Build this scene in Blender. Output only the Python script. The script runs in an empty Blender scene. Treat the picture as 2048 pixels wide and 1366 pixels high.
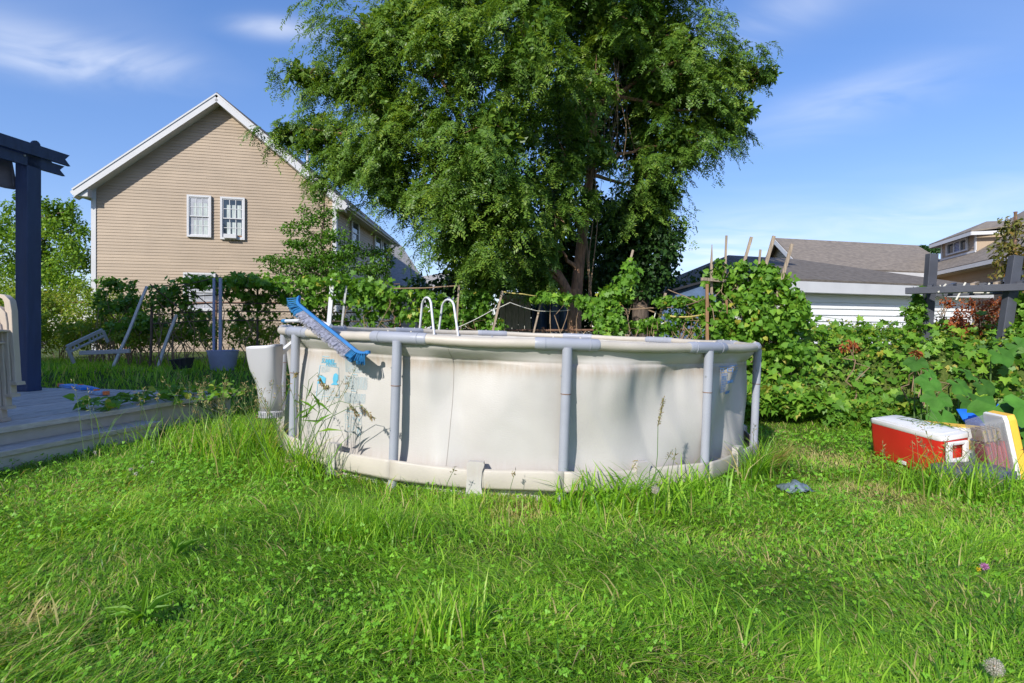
import bpy, math, random
import numpy as np
from mathutils import Vector

R = math.radians
rng = np.random.default_rng(7)
random.seed(7)
sc = bpy.context.scene
col = sc.collection

# ------------------------------------------------------------------ camera
EYE, FOC, HOR = 1.045, 1137.0, 668.0          # eye height, focal length and horizon row (2048 px wide photograph)
cam_d = bpy.data.cameras.new('camera')
cam_d.sensor_width = 36.0
cam_d.lens = FOC / 2048 * 36
cam_d.shift_y = -(683 - HOR) / 2048
cam_d.clip_start, cam_d.clip_end = 0.05, 3000
cam = bpy.data.objects.new('camera', cam_d)
cam.location = (0, 0, EYE)
cam.rotation_euler = (R(90), 0, 0)
col.objects.link(cam)
sc.camera = cam

# ------------------------------------------------------------------ sky, sun, exposure
SUN_AZ, SUN_EL = 209.0, 31.0                   # clockwise from +Y
w = bpy.data.worlds.new('World')
sc.world = w
w.use_nodes = True
nt = w.node_tree
nt.nodes.clear()
def wn(t, **k):
    n = nt.nodes.new(t)
    for a, b in k.items():
        setattr(n, a, b)
    return n
def wmath(op, a, b=None, c=None):
    n = wn('ShaderNodeMath', operation=op)
    for i, v in enumerate((a, b, c)):
        if v is None: continue
        if isinstance(v, (int, float)): n.inputs[i].default_value = v
        else: nt.links.new(v, n.inputs[i])
    return n.outputs[0]
out = wn('ShaderNodeOutputWorld')
bg = wn('ShaderNodeBackground')
bg.inputs['Strength'].default_value = 0.15
sky = wn('ShaderNodeTexSky', sky_type='NISHITA', sun_disc=False)
sky.sun_elevation, sky.sun_rotation = R(SUN_EL), R(SUN_AZ)
sky.air_density, sky.dust_density, sky.ozone_density = 1.0, 0.3, 3.0
hs = wn('ShaderNodeHueSaturation')
hs.inputs['Saturation'].default_value = 1.42
hs.inputs['Hue'].default_value = 0.507
hs.inputs['Value'].default_value = 1.48
tint = wn('ShaderNodeMix', data_type='RGBA', blend_type='MULTIPLY')     # the camera's white balance on the sky
tint.inputs[0].default_value = 1.0
tint.inputs[7].default_value = (1.0, .97, 1.05, 1)
gam = wn('ShaderNodeGamma')
gam.inputs['Gamma'].default_value = 0.66
nt.links.new(sky.outputs[0], gam.inputs[0])
nt.links.new(gam.outputs[0], tint.inputs[6])
nt.links.new(tint.outputs[2], hs.inputs['Color'])
# thin high cloud: noise on a flat layer far above, a little denser low down
tc = wn('ShaderNodeTexCoord')
sep = wn('ShaderNodeSeparateXYZ')
nt.links.new(tc.outputs['Generated'], sep.inputs[0])
zz = wmath('MAXIMUM', wmath('ADD', sep.outputs[2], 0.12), 0.05)
cx = wmath('DIVIDE', sep.outputs[0], zz)
cy = wmath('DIVIDE', sep.outputs[1], zz)
cmb = wn('ShaderNodeCombineXYZ')
nt.links.new(wmath('MULTIPLY', cx, 0.55), cmb.inputs[0])
nt.links.new(wmath('MULTIPLY', cy, 0.95), cmb.inputs[1])
cmb.inputs[2].default_value = 3.7
nz = wn('ShaderNodeTexNoise')
nz.inputs['Scale'].default_value = 1.15
nz.inputs['Detail'].default_value = 3.5
nz.inputs['Roughness'].default_value = 0.5
nz.inputs['Distortion'].default_value = 0.9
nt.links.new(cmb.outputs[0], nz.inputs['Vector'])
rp = wn('ShaderNodeValToRGB')
rp.color_ramp.elements[0].position = 0.50
rp.color_ramp.elements[1].position = 0.84
nt.links.new(nz.outputs[0], rp.inputs[0])
def wisp(px, py, sx, sy):
    """a soft bank of thin cloud round one direction of the sky"""
    d = Vector(((px - 1024) / FOC, 1, -(py - HOR) / FOC)).normalized()
    a = wmath('MULTIPLY', wmath('SUBTRACT', sep.outputs[0], d.x), 1 / sx)
    b = wmath('MULTIPLY', wmath('SUBTRACT', sep.outputs[2], wmath('ADD', wmath('MULTIPLY', wmath('SUBTRACT', sep.outputs[0], d.x), 0.12), d.z)), 1 / sy)
    q = wmath('ADD', wmath('MULTIPLY', a, a), wmath('MULTIPLY', b, b))
    return wmath('POWER', 2.718, wmath('MULTIPLY', q, -1.0))
fine = wn('ShaderNodeTexNoise')
fine.inputs['Scale'].default_value = 3.2
fine.inputs['Detail'].default_value = 4.0
fine.inputs['Distortion'].default_value = 1.2
nt.links.new(cmb.outputs[0], fine.inputs['Vector'])
fr = wn('ShaderNodeValToRGB')
fr.color_ramp.elements[0].position = 0.30
fr.color_ramp.elements[1].position = 0.70
nt.links.new(fine.outputs[0], fr.inputs[0])
banks = None
for a in ((150, 112, .10, .024, .8), (20, 85, .08, .025, .5), (560, 57, .055, .012, .55), (1700, 205, .10, .03, .35),
          (1450, 500, .13, .045, .55), (1820, 440, .2, .035, .35), (1560, 30, .1, .03, .25)):
    b = wmath('MULTIPLY', wisp(*a[:4]), a[4])
    banks = b if banks is None else wmath('MAXIMUM', banks, b)
banks = wmath('MULTIPLY', banks, wmath('ADD', wmath('MULTIPLY', fr.outputs[0], 0.88), 0.12))
cov = wmath('MINIMUM', wmath('ADD', wmath('MULTIPLY', rp.outputs[0], 0.10), banks), 0.92)
mixc = wn('ShaderNodeMix', data_type='RGBA')
nt.links.new(cov, mixc.inputs[0])
nt.links.new(hs.outputs[0], mixc.inputs[6])
mixc.inputs[7].default_value = (5.3, 5.5, 5.9, 1)
nt.links.new(mixc.outputs[2], bg.inputs[0])
nt.links.new(bg.outputs[0], out.inputs[0])

sun_d = bpy.data.lights.new('sun', 'SUN')
sun_d.energy, sun_d.angle, sun_d.color = 4.0, R(0.5), (1.0, 0.955, 0.88)
sun = bpy.data.objects.new('sun', sun_d)
to_sun = Vector((math.sin(R(SUN_AZ)) * math.cos(R(SUN_EL)), math.cos(R(SUN_AZ)) * math.cos(R(SUN_EL)), math.sin(R(SUN_EL))))
sun.rotation_euler = to_sun.to_track_quat('Z', 'Y').to_euler()
col.objects.link(sun)
sc.view_settings.view_transform = 'Standard'
sc.view_settings.look = 'None'
sc.view_settings.exposure = 0.5
sc.view_settings.gamma = 1.0
sc.cycles.max_bounces = 8
sc.cycles.transparent_max_bounces = 16
sc.cycles.use_denoising = True

# ------------------------------------------------------------------ helpers
def at(px, py, Y):
    """point at depth Y seen at a pixel of the photograph: used to measure positions"""
    return np.array(((px - 1024) / FOC * Y, Y, EYE - (py - HOR) / FOC * Y))

def hash2(ix, iy, seed):
    h = (ix.astype(np.int64) * 374761393 + iy.astype(np.int64) * 668265263 + seed * 974711) & 0x7fffffff
    h = ((h ^ (h >> 13)) * 1274126177) & 0x7fffffff
    return ((h ^ (h >> 16)) & 0xffff) / 65535.0

def vnoise(x, y, seed=0):
    x = np.asarray(x, float); y = np.asarray(y, float)
    ix, iy = np.floor(x), np.floor(y)
    fx, fy = x - ix, y - iy
    fx, fy = fx * fx * (3 - 2 * fx), fy * fy * (3 - 2 * fy)
    a, b = hash2(ix, iy, seed), hash2(ix + 1, iy, seed)
    c, d = hash2(ix, iy + 1, seed), hash2(ix + 1, iy + 1, seed)
    return (a * (1 - fx) + b * fx) * (1 - fy) + (c * (1 - fx) + d * fx) * fy

def sst(a, b, x):
    t = np.clip((np.asarray(x, float) - a) / (b - a), 0, 1)
    return t * t * (3 - 2 * t)

def bank_front(x):
    return 7.3 - 1.25 * sst(4.8, 6.4, x)

def ground(x, y):
    x = np.asarray(x, float); y = np.asarray(y, float)
    z = -0.03 * np.clip(x, -1.5, 6)
    z = z + 0.36 * sst(6.6, 10.0, y) * sst(-2.2, -4.4, x)
    z = z + 0.12 * sst(9, 13, y) * (1 - sst(-2.2, -4.4, x))
    z = z + 1.0 * sst(0, 1.25, y - bank_front(x)) * sst(2.6, 3.9, x) * (1 - sst(11, 13.5, y))
    near = 1 - sst(14, 30, y)
    z = z + near * (0.05 * (vnoise(x * 1.1, y * 1.1, 3) - .5) + 0.03 * (vnoise(x * 3.1, y * 3.1, 4) - .5))
    return z

class MB:
    """collects simple solids; build() links them as one mesh object"""
    def __init__(s):
        s.v, s.f = [], []
    def add(s, V, F):
        n = len(s.v)
        s.v += [tuple(map(float, p)) for p in V]
        s.f += [tuple(i + n for i in f) for f in F]
        return s
    def hexa(s, P):
        return s.add(P, [(0, 3, 2, 1), (4, 5, 6, 7), (0, 1, 5, 4), (1, 2, 6, 5), (2, 3, 7, 6), (3, 0, 4, 7)])
    def box(s, lo, hi):
        x0, y0, z0 = lo; x1, y1, z1 = hi
        return s.hexa([(x0, y0, z0), (x1, y0, z0), (x1, y1, z0), (x0, y1, z0), (x0, y0, z1), (x1, y0, z1), (x1, y1, z1), (x0, y1, z1)])
    def beam(s, p, q, wd, ht, up=(0, 0, 1)):
        p, q, up = (np.array(a, float) for a in (p, q, up))
        d = (q - p) / np.linalg.norm(q - p)
        sd = np.cross(d, up); sd /= np.linalg.norm(sd)
        u = np.cross(sd, d)
        a, b = sd * wd / 2, u * ht / 2
        return s.hexa([p - a - b, p + a - b, p + a + b, p - a + b, q - a - b, q + a - b, q + a + b, q - a + b])
    def slab(s, quad, t):
        """quad of four points made thick downwards along its normal"""
        q = np.array(quad, float)
        n = np.cross(q[1] - q[0], q[3] - q[0]); n /= np.linalg.norm(n)
        return s.hexa(list(q - n * t) + list(q))
    def tube(s, pts, rad, seg=8, caps=True):
        P = np.array(pts, float)
        n = len(P)
        rad = np.full(n, rad) if np.isscalar(rad) else np.array(rad, float)
        T = np.gradient(P, axis=0); T /= np.maximum(np.linalg.norm(T, axis=1), 1e-9)[:, None]
        ref = np.array((0, 0, 1.0)) if abs(T[0][2]) < .9 else np.array((1.0, 0, 0))
        A = np.cross(T[0], ref); A /= np.linalg.norm(A)
        V = []
        for i in range(n):
            A = A - T[i] * A.dot(T[i]); A /= np.linalg.norm(A)
            B = np.cross(T[i], A)
            for k in range(seg):
                c = 2 * math.pi * k / seg
                V.append(P[i] + rad[i] * (math.cos(c) * A + math.sin(c) * B))
        F = [(i * seg + k, i * seg + (k + 1) % seg, (i + 1) * seg + (k + 1) % seg, (i + 1) * seg + k) for i in range(n - 1) for k in range(seg)]
        if caps:
            F += [tuple(range(seg))[::-1], tuple((n - 1) * seg + k for k in range(seg))]
        return s.add(V, F)
    def lathe(s, prof, seg=24, c=(0, 0, 0)):
        V = [(c[0] + r * math.cos(2 * math.pi * k / seg), c[1] + r * math.sin(2 * math.pi * k / seg), c[2] + z) for r, z in prof for k in range(seg)]
        F = [(i * seg + k, i * seg + (k + 1) % seg, (i + 1) * seg + (k + 1) % seg, (i + 1) * seg + k) for i in range(len(prof) - 1) for k in range(seg)]
        return s.add(V, F)
    def loft(s, rings, closed=True, caps=True):
        n = len(rings[0]); V = [p for r in rings for p in r]
        m = n if closed else n - 1
        F = [(i * n + k, i * n + (k + 1) % n, (i + 1) * n + (k + 1) % n, (i + 1) * n + k) for i in range(len(rings) - 1) for k in range(m)]
        if caps:
            F += [tuple(range(n))[::-1], tuple((len(rings) - 1) * n + k for k in range(n))]
        return s.add(V, F)
    def build(s, name, m, parent=None, smooth=False, bevel=0):
        return mesh(name, s.v, s.f, m, parent, smooth, bevel)

ORG = {}
def link(o, parent):
    col.objects.link(o)
    if parent is not None:
        o.parent = parent
        ORG[o.name] = ORG[parent.name]

def mesh(name, V, F, m, parent=None, smooth=False, bevel=0):
    V = np.array(V, float)
    if parent is not None:
        org = ORG[parent.name]
    else:
        lo, hi = V.min(0), V.max(0)
        org = np.array(((lo[0] + hi[0]) / 2, (lo[1] + hi[1]) / 2, lo[2]))
    me = bpy.data.meshes.new(name)
    me.from_pydata((V - org).tolist(), [], [tuple(f) for f in F])
    me.materials.append(m)
    if smooth:
        me.polygons.foreach_set('use_smooth', np.ones(len(me.polygons), bool))
        me.set_sharp_from_angle(angle=R(38))
    o = bpy.data.objects.new(name, me)
    link(o, parent)
    if parent is None:
        o.location = org
        ORG[o.name] = org
    if bevel:
        b = o.modifiers.new('bevel', 'BEVEL'); b.width = bevel; b.segments = 2; b.limit_method = 'ANGLE'; b.angle_limit = R(40)
    return o

def polys(name, V, nper, m, parent=None, var=None, kind=None):
    """many small faces of nper vertices each (V: n*nper x 3) as one mesh, with a random value per face"""
    V = np.ascontiguousarray(V, dtype=np.float32)
    nf = len(V) // nper
    return rawmesh(name, V, np.arange(len(V), dtype=np.int32), np.full(nf, nper, np.int32), m, parent, var, kind)

def rawmesh(name, V, loops, counts, m, parent=None, var=None, kind=None):
    V = np.asarray(V, np.float32)
    if parent is not None: org = ORG[parent.name]
    else: org = np.array((V[:, 0].mean(), V[:, 1].mean(), V[:, 2].min()))
    V = V - org.astype(np.float32)
    me = bpy.data.meshes.new(name)
    me.vertices.add(len(V)); me.vertices.foreach_set('co', V.ravel())
    me.loops.add(len(loops)); me.loops.foreach_set('vertex_index', np.asarray(loops, np.int32))
    me.polygons.add(len(counts))
    st = np.concatenate(([0], np.cumsum(counts)[:-1])).astype(np.int32)
    me.polygons.foreach_set('loop_start', st)
    me.polygons.foreach_set('loop_total', np.asarray(counts, np.int32))
    me.update(calc_edges=True)
    if var is not None:
        a = me.attributes.new('var', 'FLOAT', 'FACE'); a.data.foreach_set('value', np.asarray(var, np.float32))
    me.materials.append(m)
    o = bpy.data.objects.new(name, me)
    link(o, parent)
    if parent is None:
        o.location = org; ORG[o.name] = org
    if kind: o['kind'] = kind
    return o

def tag(o, label, cat=None, group=None):
    o['label'] = label
    if cat: o['category'] = cat
    if group: o['group'] = group
    return o

def thing(name, label, cat, loc, group=None):
    o = bpy.data.objects.new(name, None)
    o.location = loc
    o.empty_display_size = .2
    col.objects.link(o)
    ORG[o.name] = np.array(loc, float)
    return tag(o, label, cat, group)

# ------------------------------------------------------------------ materials
def nodes_mat(name):
    m = bpy.data.materials.new(name); m.use_nodes = True
    t = m.node_tree
    return m, t, t.nodes['Principled BSDF']

def mat(name, c, rough=.6, var=.12, scale=6.0, bump=0.0, bscale=40.0, metal=0.0, stretch=(1, 1, 1), dirt=None, spec=.4, each=0.0):
    """procedural paint, wood, plastic or metal: colour varied by two noises, fine relief, optional dirt colour"""
    m, t, p = nodes_mat(name)
    L = t.links.new
    co = t.nodes.new('ShaderNodeTexCoord'); mp = t.nodes.new('ShaderNodeMapping')
    mp.inputs['Scale'].default_value = stretch
    L(co.outputs['Object'], mp.inputs[0])
    n1 = t.nodes.new('ShaderNodeTexNoise'); n1.inputs['Scale'].default_value = scale; n1.inputs['Detail'].default_value = 6
    L(mp.outputs[0], n1.inputs['Vector'])
    r = t.nodes.new('ShaderNodeValToRGB')
    e = r.color_ramp.elements
    e[0].position, e[1].position = .3, .7
    e[0].color = tuple(max(0, x * (1 - var)) for x in c) + (1,)
    e[1].color = tuple(min(1, x * (1 + var * .8)) for x in c) + (1,)
    L(n1.outputs[0], r.inputs[0])
    last = r.outputs[0]
    if dirt:
        n2 = t.nodes.new('ShaderNodeTexNoise'); n2.inputs['Scale'].default_value = dirt[1]; n2.inputs['Detail'].default_value = 7; n2.inputs['Roughness'].default_value = .65
        L(mp.outputs[0], n2.inputs['Vector'])
        r2 = t.nodes.new('ShaderNodeValToRGB'); r2.color_ramp.elements[0].position, r2.color_ramp.elements[1].position = dirt[2], dirt[2] + .18
        r2.color_ramp.elements[1].color = (dirt[3],) * 3 + (1,)
        L(n2.outputs[0], r2.inputs[0])
        mx = t.nodes.new('ShaderNodeMix'); mx.data_type = 'RGBA'
        L(r2.outputs[0], mx.inputs[0]); L(last, mx.inputs[6]); mx.inputs[7].default_value = tuple(dirt[0]) + (1,)
        last = mx.outputs[2]
    if each:   # every board a little lighter or darker than the next
        oi = t.nodes.new('ShaderNodeObjectInfo'); mr = t.nodes.new('ShaderNodeMapRange')
        mr.inputs['To Min'].default_value, mr.inputs['To Max'].default_value = 1 - each, 1 + each
        L(oi.outputs['Random'], mr.inputs['Value'])
        hv = t.nodes.new('ShaderNodeHueSaturation'); L(mr.outputs[0], hv.inputs['Value']); L(last, hv.inputs['Color']); last = hv.outputs[0]
    L(last, p.inputs['Base Color'])
    p.inputs['Roughness'].default_value = rough
    p.inputs['Metallic'].default_value = metal
    p.inputs['Specular IOR Level'].default_value = spec
    if bump:
        n3 = t.nodes.new('ShaderNodeTexNoise'); n3.inputs['Scale'].default_value = bscale; n3.inputs['Detail'].default_value = 5
        L(mp.outputs[0], n3.inputs['Vector'])
        b = t.nodes.new('ShaderNodeBump'); b.inputs['Strength'].default_value = bump; b.inputs['Distance'].default_value = .02
        L(n3.outputs[0], b.inputs['Height']); L(b.outputs[0], p.inputs['Normal'])
    return m

def leafmat(name, cols, trans=.38, rough=.5, tcol=(1.5, 1.35, .55), spec=.35):
    """leaf colours picked by the random value stored on each leaf; light passes through"""
    m, t, p = nodes_mat(name)
    L = t.links.new
    a = t.nodes.new('ShaderNodeAttribute'); a.attribute_name = 'var'
    r = t.nodes.new('ShaderNodeValToRGB')
    e = r.color_ramp.elements
    while len(e) < len(cols): e.new(.5)
    for i, (pos, c) in enumerate(cols):
        if c[1] > c[0] * 1.15: c = (c[0] * 1.14, c[1] * 1.30, c[2] * .82)
        e[i].position = pos; e[i].color = tuple(c) + (1,)
    L(a.outputs['Fac'], r.inputs[0])
    L(r.outputs[0], p.inputs['Base Color'])
    p.inputs['Roughness'].default_value = rough
    p.inputs['Specular IOR Level'].default_value = spec
    tr = t.nodes.new('ShaderNodeBsdfTranslucent')
    mu = t.nodes.new('ShaderNodeMix'); mu.data_type = 'RGBA'; mu.blend_type = 'MULTIPLY'; mu.inputs[0].default_value = 1
    L(r.outputs[0], mu.inputs[6]); mu.inputs[7].default_value = tuple(tcol) + (1,)
    L(mu.outputs[2], tr.inputs[0])
    ms = t.nodes.new('ShaderNodeMixShader'); ms.inputs[0].default_value = trans
    L(p.outputs[0], ms.inputs[1]); L(tr.outputs[0], ms.inputs[2])
    L(ms.outputs[0], t.nodes['Material Output'].inputs[0])
    return m

M = {}
M['siding'] = mat('tan_vinyl', (.385, .298, .212), .55, .07, 1.2, .06, 60, dirt=((.27, .22, .16), .7, .55, .35), each=.05)
M['white'] = mat('white_trim', (.56, .56, .57), .45, .05, 2, dirt=((.42, .41, .39), 3, .64, .5), each=.02)
M['garage_white'] = mat('garage_white_paint', (.76, .76, .76), .5, .04, 2, dirt=((.5, .48, .44), 4, .66, .4), each=.02)
M['soffit'] = mat('beige_soffit', (.45, .38, .30), .6, .05, 4)
M['shingle'] = mat('grey_brown_shingles', (.225, .19, .155), .9, .3, 5, .5, 30, stretch=(1, 1, 5), dirt=((.15, .13, .115), 2.2, .5, .6))
M['shingle_grey'] = mat('grey_shingles', (.25, .24, .235), .9, .35, 9, .5, 30, stretch=(1, 1, 4))
M['shingle_dark'] = mat('dark_shingles', (.14, .12, .10), .9, .35, 6, .5, 30, stretch=(1, 1, 5), dirt=((.2, .18, .16), 3, .55, .6))
M['glass'] = mat('window_glass', (.03, .045, .06), .04, .2, 2, spec=.8)
M['screen'] = mat('screened_glass', (.36, .37, .40), .35, .25, 3, spec=.6)
M['curtain'] = mat('pale_curtain', (.45, .5, .48), .8, .25, 6, stretch=(6, 6, .5))
M['wood'] = mat('weathered_wood', (.34, .27, .20), .85, .35, 9, .3, 60, stretch=(6, 6, .6))
M['wood_red'] = mat('rust_brown_wood', (.30, .17, .09), .85, .3, 9, .3, 60, stretch=(6, 6, .6))
M['deck'] = mat('weathered_deck_paint', (.50, .455, .42), .75, .22, 7, .15, 80, stretch=(6, 1, 6), dirt=((.28, .25, .23), 9, .60, .5), each=.10)
M['deck_side'] = mat('cream_deck_paint', (.50, .48, .45), .7, .12, 6, .1, 60, dirt=((.2, .16, .12), 7, .63, .6))
M['navy'] = mat('dark_slate_paint', (.036, .056, .125), .5, .2, 5, .15, 70, stretch=(3, 3, .5), dirt=((.11, .12, .16), 11, .64, .5))
M['slate'] = mat('slate_paint', (.065, .07, .088), .55, .18, 5, .08, 70, dirt=((.22, .2, .18), 14, .68, .5))
M['cloth'] = mat('grey_canopy_cloth', (.16, .15, .18), .85, .25, 5)
M['beige'] = mat('beige_plastic', (.50, .42, .345), .45, .07, 6, dirt=((.3, .25, .2), 8, .66, .3))
M['trunk'] = mat('locust_bark', (.30, .17, .10), .9, .45, 7, .9, 26, stretch=(4, 4, .8), dirt=((.12, .08, .06), 5, .5, .8))
M['bark'] = mat('grey_bark', (.12, .09, .07), .95, .4, 8, .8, 30, stretch=(3, 3, .7))
M['vine_stem'] = mat('dry_vine_stem', (.26, .18, .11), .85, .3, 10)
M['rust'] = mat('rusty_steel', (.20, .11, .07), .8, .4, 20, .2, 80)
M['galv'] = mat('galvanised_steel', (.35, .36, .37), .5, .2, 20, metal=.4)
M['blue_tub'] = mat('blue_grey_plastic', (.29, .32, .47), .5, .1, 5, dirt=((.2, .19, .17), 6, .6, .5))
M['black'] = mat('black_plastic', (.02, .022, .03), .4, .2, 6)
M['twine_y'] = mat('yellow_twine', (.62, .50, .16), .8, .2, 30)
M['twine_w'] = mat('pale_twine', (.62, .60, .52), .8, .2, 30)
# ------------------------------------------------------------------ ground
def spaced(stops):
    o = []
    for (a, b, n) in stops: o += list(np.linspace(a, b, n, endpoint=False))
    return np.array(o + [stops[-1][1]])
gx = spaced([(-900, -60, 14), (-60, -12, 30), (-12, 12, 130), (12, 60, 30), (60, 900, 14)])
gy = spaced([(-300, -20, 12), (-20, 0, 20), (0, 13, 84), (13, 40, 40), (40, 1500, 24)])
GX, GY = np.meshgrid(gx, gy)
GV = np.stack([GX, GY, ground(GX, GY) - .012], -1).reshape(-1, 3)
nxg, nyg = len(gx), len(gy)
ii = (np.arange(nyg - 1)[:, None] * nxg + np.arange(nxg - 1)[None]).ravel()
GF = np.stack([ii, ii + 1, ii + nxg + 1, ii + nxg], 1)
m, t, p = nodes_mat('turf_soil')
L = t.links.new
co = t.nodes.new('ShaderNodeTexCoord')
na = t.nodes.new('ShaderNodeTexNoise'); na.inputs['Scale'].default_value = 1.3; na.inputs['Detail'].default_value = 8
nb = t.nodes.new('ShaderNodeTexNoise'); nb.inputs['Scale'].default_value = 38; nb.inputs['Detail'].default_value = 6
L(co.outputs['Object'], na.inputs['Vector']); L(co.outputs['Object'], nb.inputs['Vector'])
ra = t.nodes.new('ShaderNodeValToRGB')
for i, (q, c) in enumerate(((.35, (.045, .080, .015)), (.6, (.095, .095, .032)))):
    ra.color_ramp.elements[i].position = q; ra.color_ramp.elements[i].color = c + (1,)
rb = t.nodes.new('ShaderNodeValToRGB')
for i, (q, c) in enumerate(((.35, (.045, .090, .014)), (.7, (.13, .18, .04)))):
    rb.color_ramp.elements[i].position = q; rb.color_ramp.elements[i].color = c + (1,)
L(na.outputs[0], ra.inputs[0]); L(nb.outputs[0], rb.inputs[0])
mx = t.nodes.new('ShaderNodeMix'); mx.data_type = 'RGBA'; mx.inputs[0].default_value = .5
L(ra.outputs[0], mx.inputs[6]); L(rb.outputs[0], mx.inputs[7]); L(mx.outputs[2], p.inputs['Base Color'])
p.inputs['Roughness'].default_value = 1; p.inputs['Specular IOR Level'].default_value = .1
bm_ = t.nodes.new('ShaderNodeBump'); bm_.inputs['Strength'].default_value = .8; bm_.inputs['Distance'].default_value = .03
L(nb.outputs[0], bm_.inputs['Height']); L(bm_.outputs[0], p.inputs['Normal'])
g = rawmesh('lawn_ground', GV, GF.ravel(), np.full(len(GF), 4), m, kind='structure')
g.data.polygons.foreach_set('use_smooth', np.ones(len(g.data.polygons), bool))
tag(g, 'uneven ground of the back yard under the grass')

# ------------------------------------------------------------------ buildings
def unit(v):
    v = np.array(v, float); return v / np.linalg.norm(v)
Z = np.array((0, 0, 1.0))

class Face:
    """a wall plane: origin at its lower left corner seen from outside"""
    def __init__(s, a, b, z0):
        s.o = np.array((a[0], a[1], z0)); s.len = math.hypot(b[0] - a[0], b[1] - a[1])
        s.u = unit((b[0] - a[0], b[1] - a[1], 0)); s.n = np.array((s.u[1], -s.u[0], 0))
    def p(s, x, z, d=0.0): return s.o + s.u * x + Z * z + s.n * d
    def box(s, mb, x0, x1, z0, z1, d0, d1):
        return mb.hexa([s.p(x0, z0, d1), s.p(x1, z0, d1), s.p(x1, z0, d0), s.p(x0, z0, d0), s.p(x0, z1, d1), s.p(x1, z1, d1), s.p(x1, z1, d0), s.p(x0, z1, d0)])

def siding(face, ext, z0, z1, pitch, m, parent, proud=.02, joints=1, seed=0):
    """lapped boards, each its own piece; ext(z) gives the wall's extent at a height"""
    rr = random.Random(seed)
    z = z0
    while z < z1 - .02:
        zt = min(z + pitch, z1)
        (a0, b0), (a1, b1) = ext(z), ext(zt)
        if b0 - a0 < .12: break
        cuts = [0.0] + sorted(rr.uniform(.12, .88) for _ in range(joints if b0 - a0 > 2 else 0)) + [1.0]
        for c0, c1 in zip(cuts, cuts[1:]):
            g0 = .0018 if c0 > 0 else 0
            x00, x01 = a0 + (b0 - a0) * c0 + g0, a0 + (b0 - a0) * c1
            if c0 == 0: x10 = a1
            else: x10 = x00
            x11 = b1 if c1 == 1 else x01
            x10, x11 = min(max(x10, a1), b1), max(min(x11, b1), a1)
            if x11 - x10 < .01: x11 = x10 + .01
            P = [face.p(x00, z, proud), face.p(x01, z, proud), face.p(x01, z, 0), face.p(x00, z, 0),
                 face.p(x10, zt, proud * .12), face.p(x11, zt, proud * .12), face.p(x11, zt, 0), face.p(x10, zt, 0)]
            MB().hexa(P).build('siding_board', m, parent)
        z = zt

def window(face, x0, x1, z0, z1, parent, pane='glass', rows=2, cols=3, curtain=False, fw=.07, proud=.02):
    """double-hung window: casing, two sashes with glazing bars, pane"""
    f = MB()
    face.box(f, x0, x0 + fw, z0, z1, proud, proud + .075); face.box(f, x1 - fw, x1, z0, z1, proud, proud + .075)
    face.box(f, x0 + fw, x1 - fw, z1 - fw, z1, proud, proud + .073); face.box(f, x0 + fw, x1 - fw, z0, z0 + fw, proud, proud + .079)
    w_ = f.build('window', M['white'], parent)
    zm = (z0 + z1) / 2
    ix0, ix1 = x0 + fw, x1 - fw
    for (s0, s1, d) in ((zm - .02, z1 - fw, .02), (z0 + fw, zm + .02, .0)):
        sfr = MB(); b = .035
        face.box(sfr, ix0, ix0 + b, s0, s1, proud + d, proud + d + .03); face.box(sfr, ix1 - b, ix1, s0, s1, proud + d, proud + d + .03)
        face.box(sfr, ix0 + b, ix1 - b, s1 - b, s1, proud + d, proud + d + .029); face.box(sfr, ix0 + b, ix1 - b, s0, s0 + b, proud + d, proud + d + .031)
        for k in range(1, cols):
            xx = ix0 + b + (ix1 - ix0 - 2 * b) * k / cols
            face.box(sfr, xx - .011, xx + .011, s0 + b, s1 - b, proud + d + .012, proud + d + .022)
        for k in range(1, rows):
            zz_ = s0 + (s1 - s0) * k / rows
            face.box(sfr, ix0 + b, ix1 - b, zz_ - .011, zz_ + .011, proud + d + .012, proud + d + .021)
        sfr.build('sash', M['white'], w_)
        face.box(MB(), 0, 1, 0, 1, 0, 1)
        pn = MB(); face.box(pn, ix0 + b, ix1 - b, s0 + b, s1 - b, proud + d + .002, proud + d + .010)
        pn.build('pane', M[pane], w_)
        if curtain:
            cu = MB(); xa, xb = ix0 + b + .10, ix1 - b
            for k in range(3):
                w0 = xa + (xb - xa) * (k + .1) / 3; w1 = xa + (xb - xa) * (k + .85) / 3
                face.box(cu, w0, w1, s0 + b, s0 + (s1 - s0) * (.7 if d else .78), proud + d + .0101, proud + d + .0115)
            cu.build('curtain', M['curtain'], w_)
    return w_

def lerp(a, b, t): return np.array(a, float) * (1 - t) + np.array(b, float) * t

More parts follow.
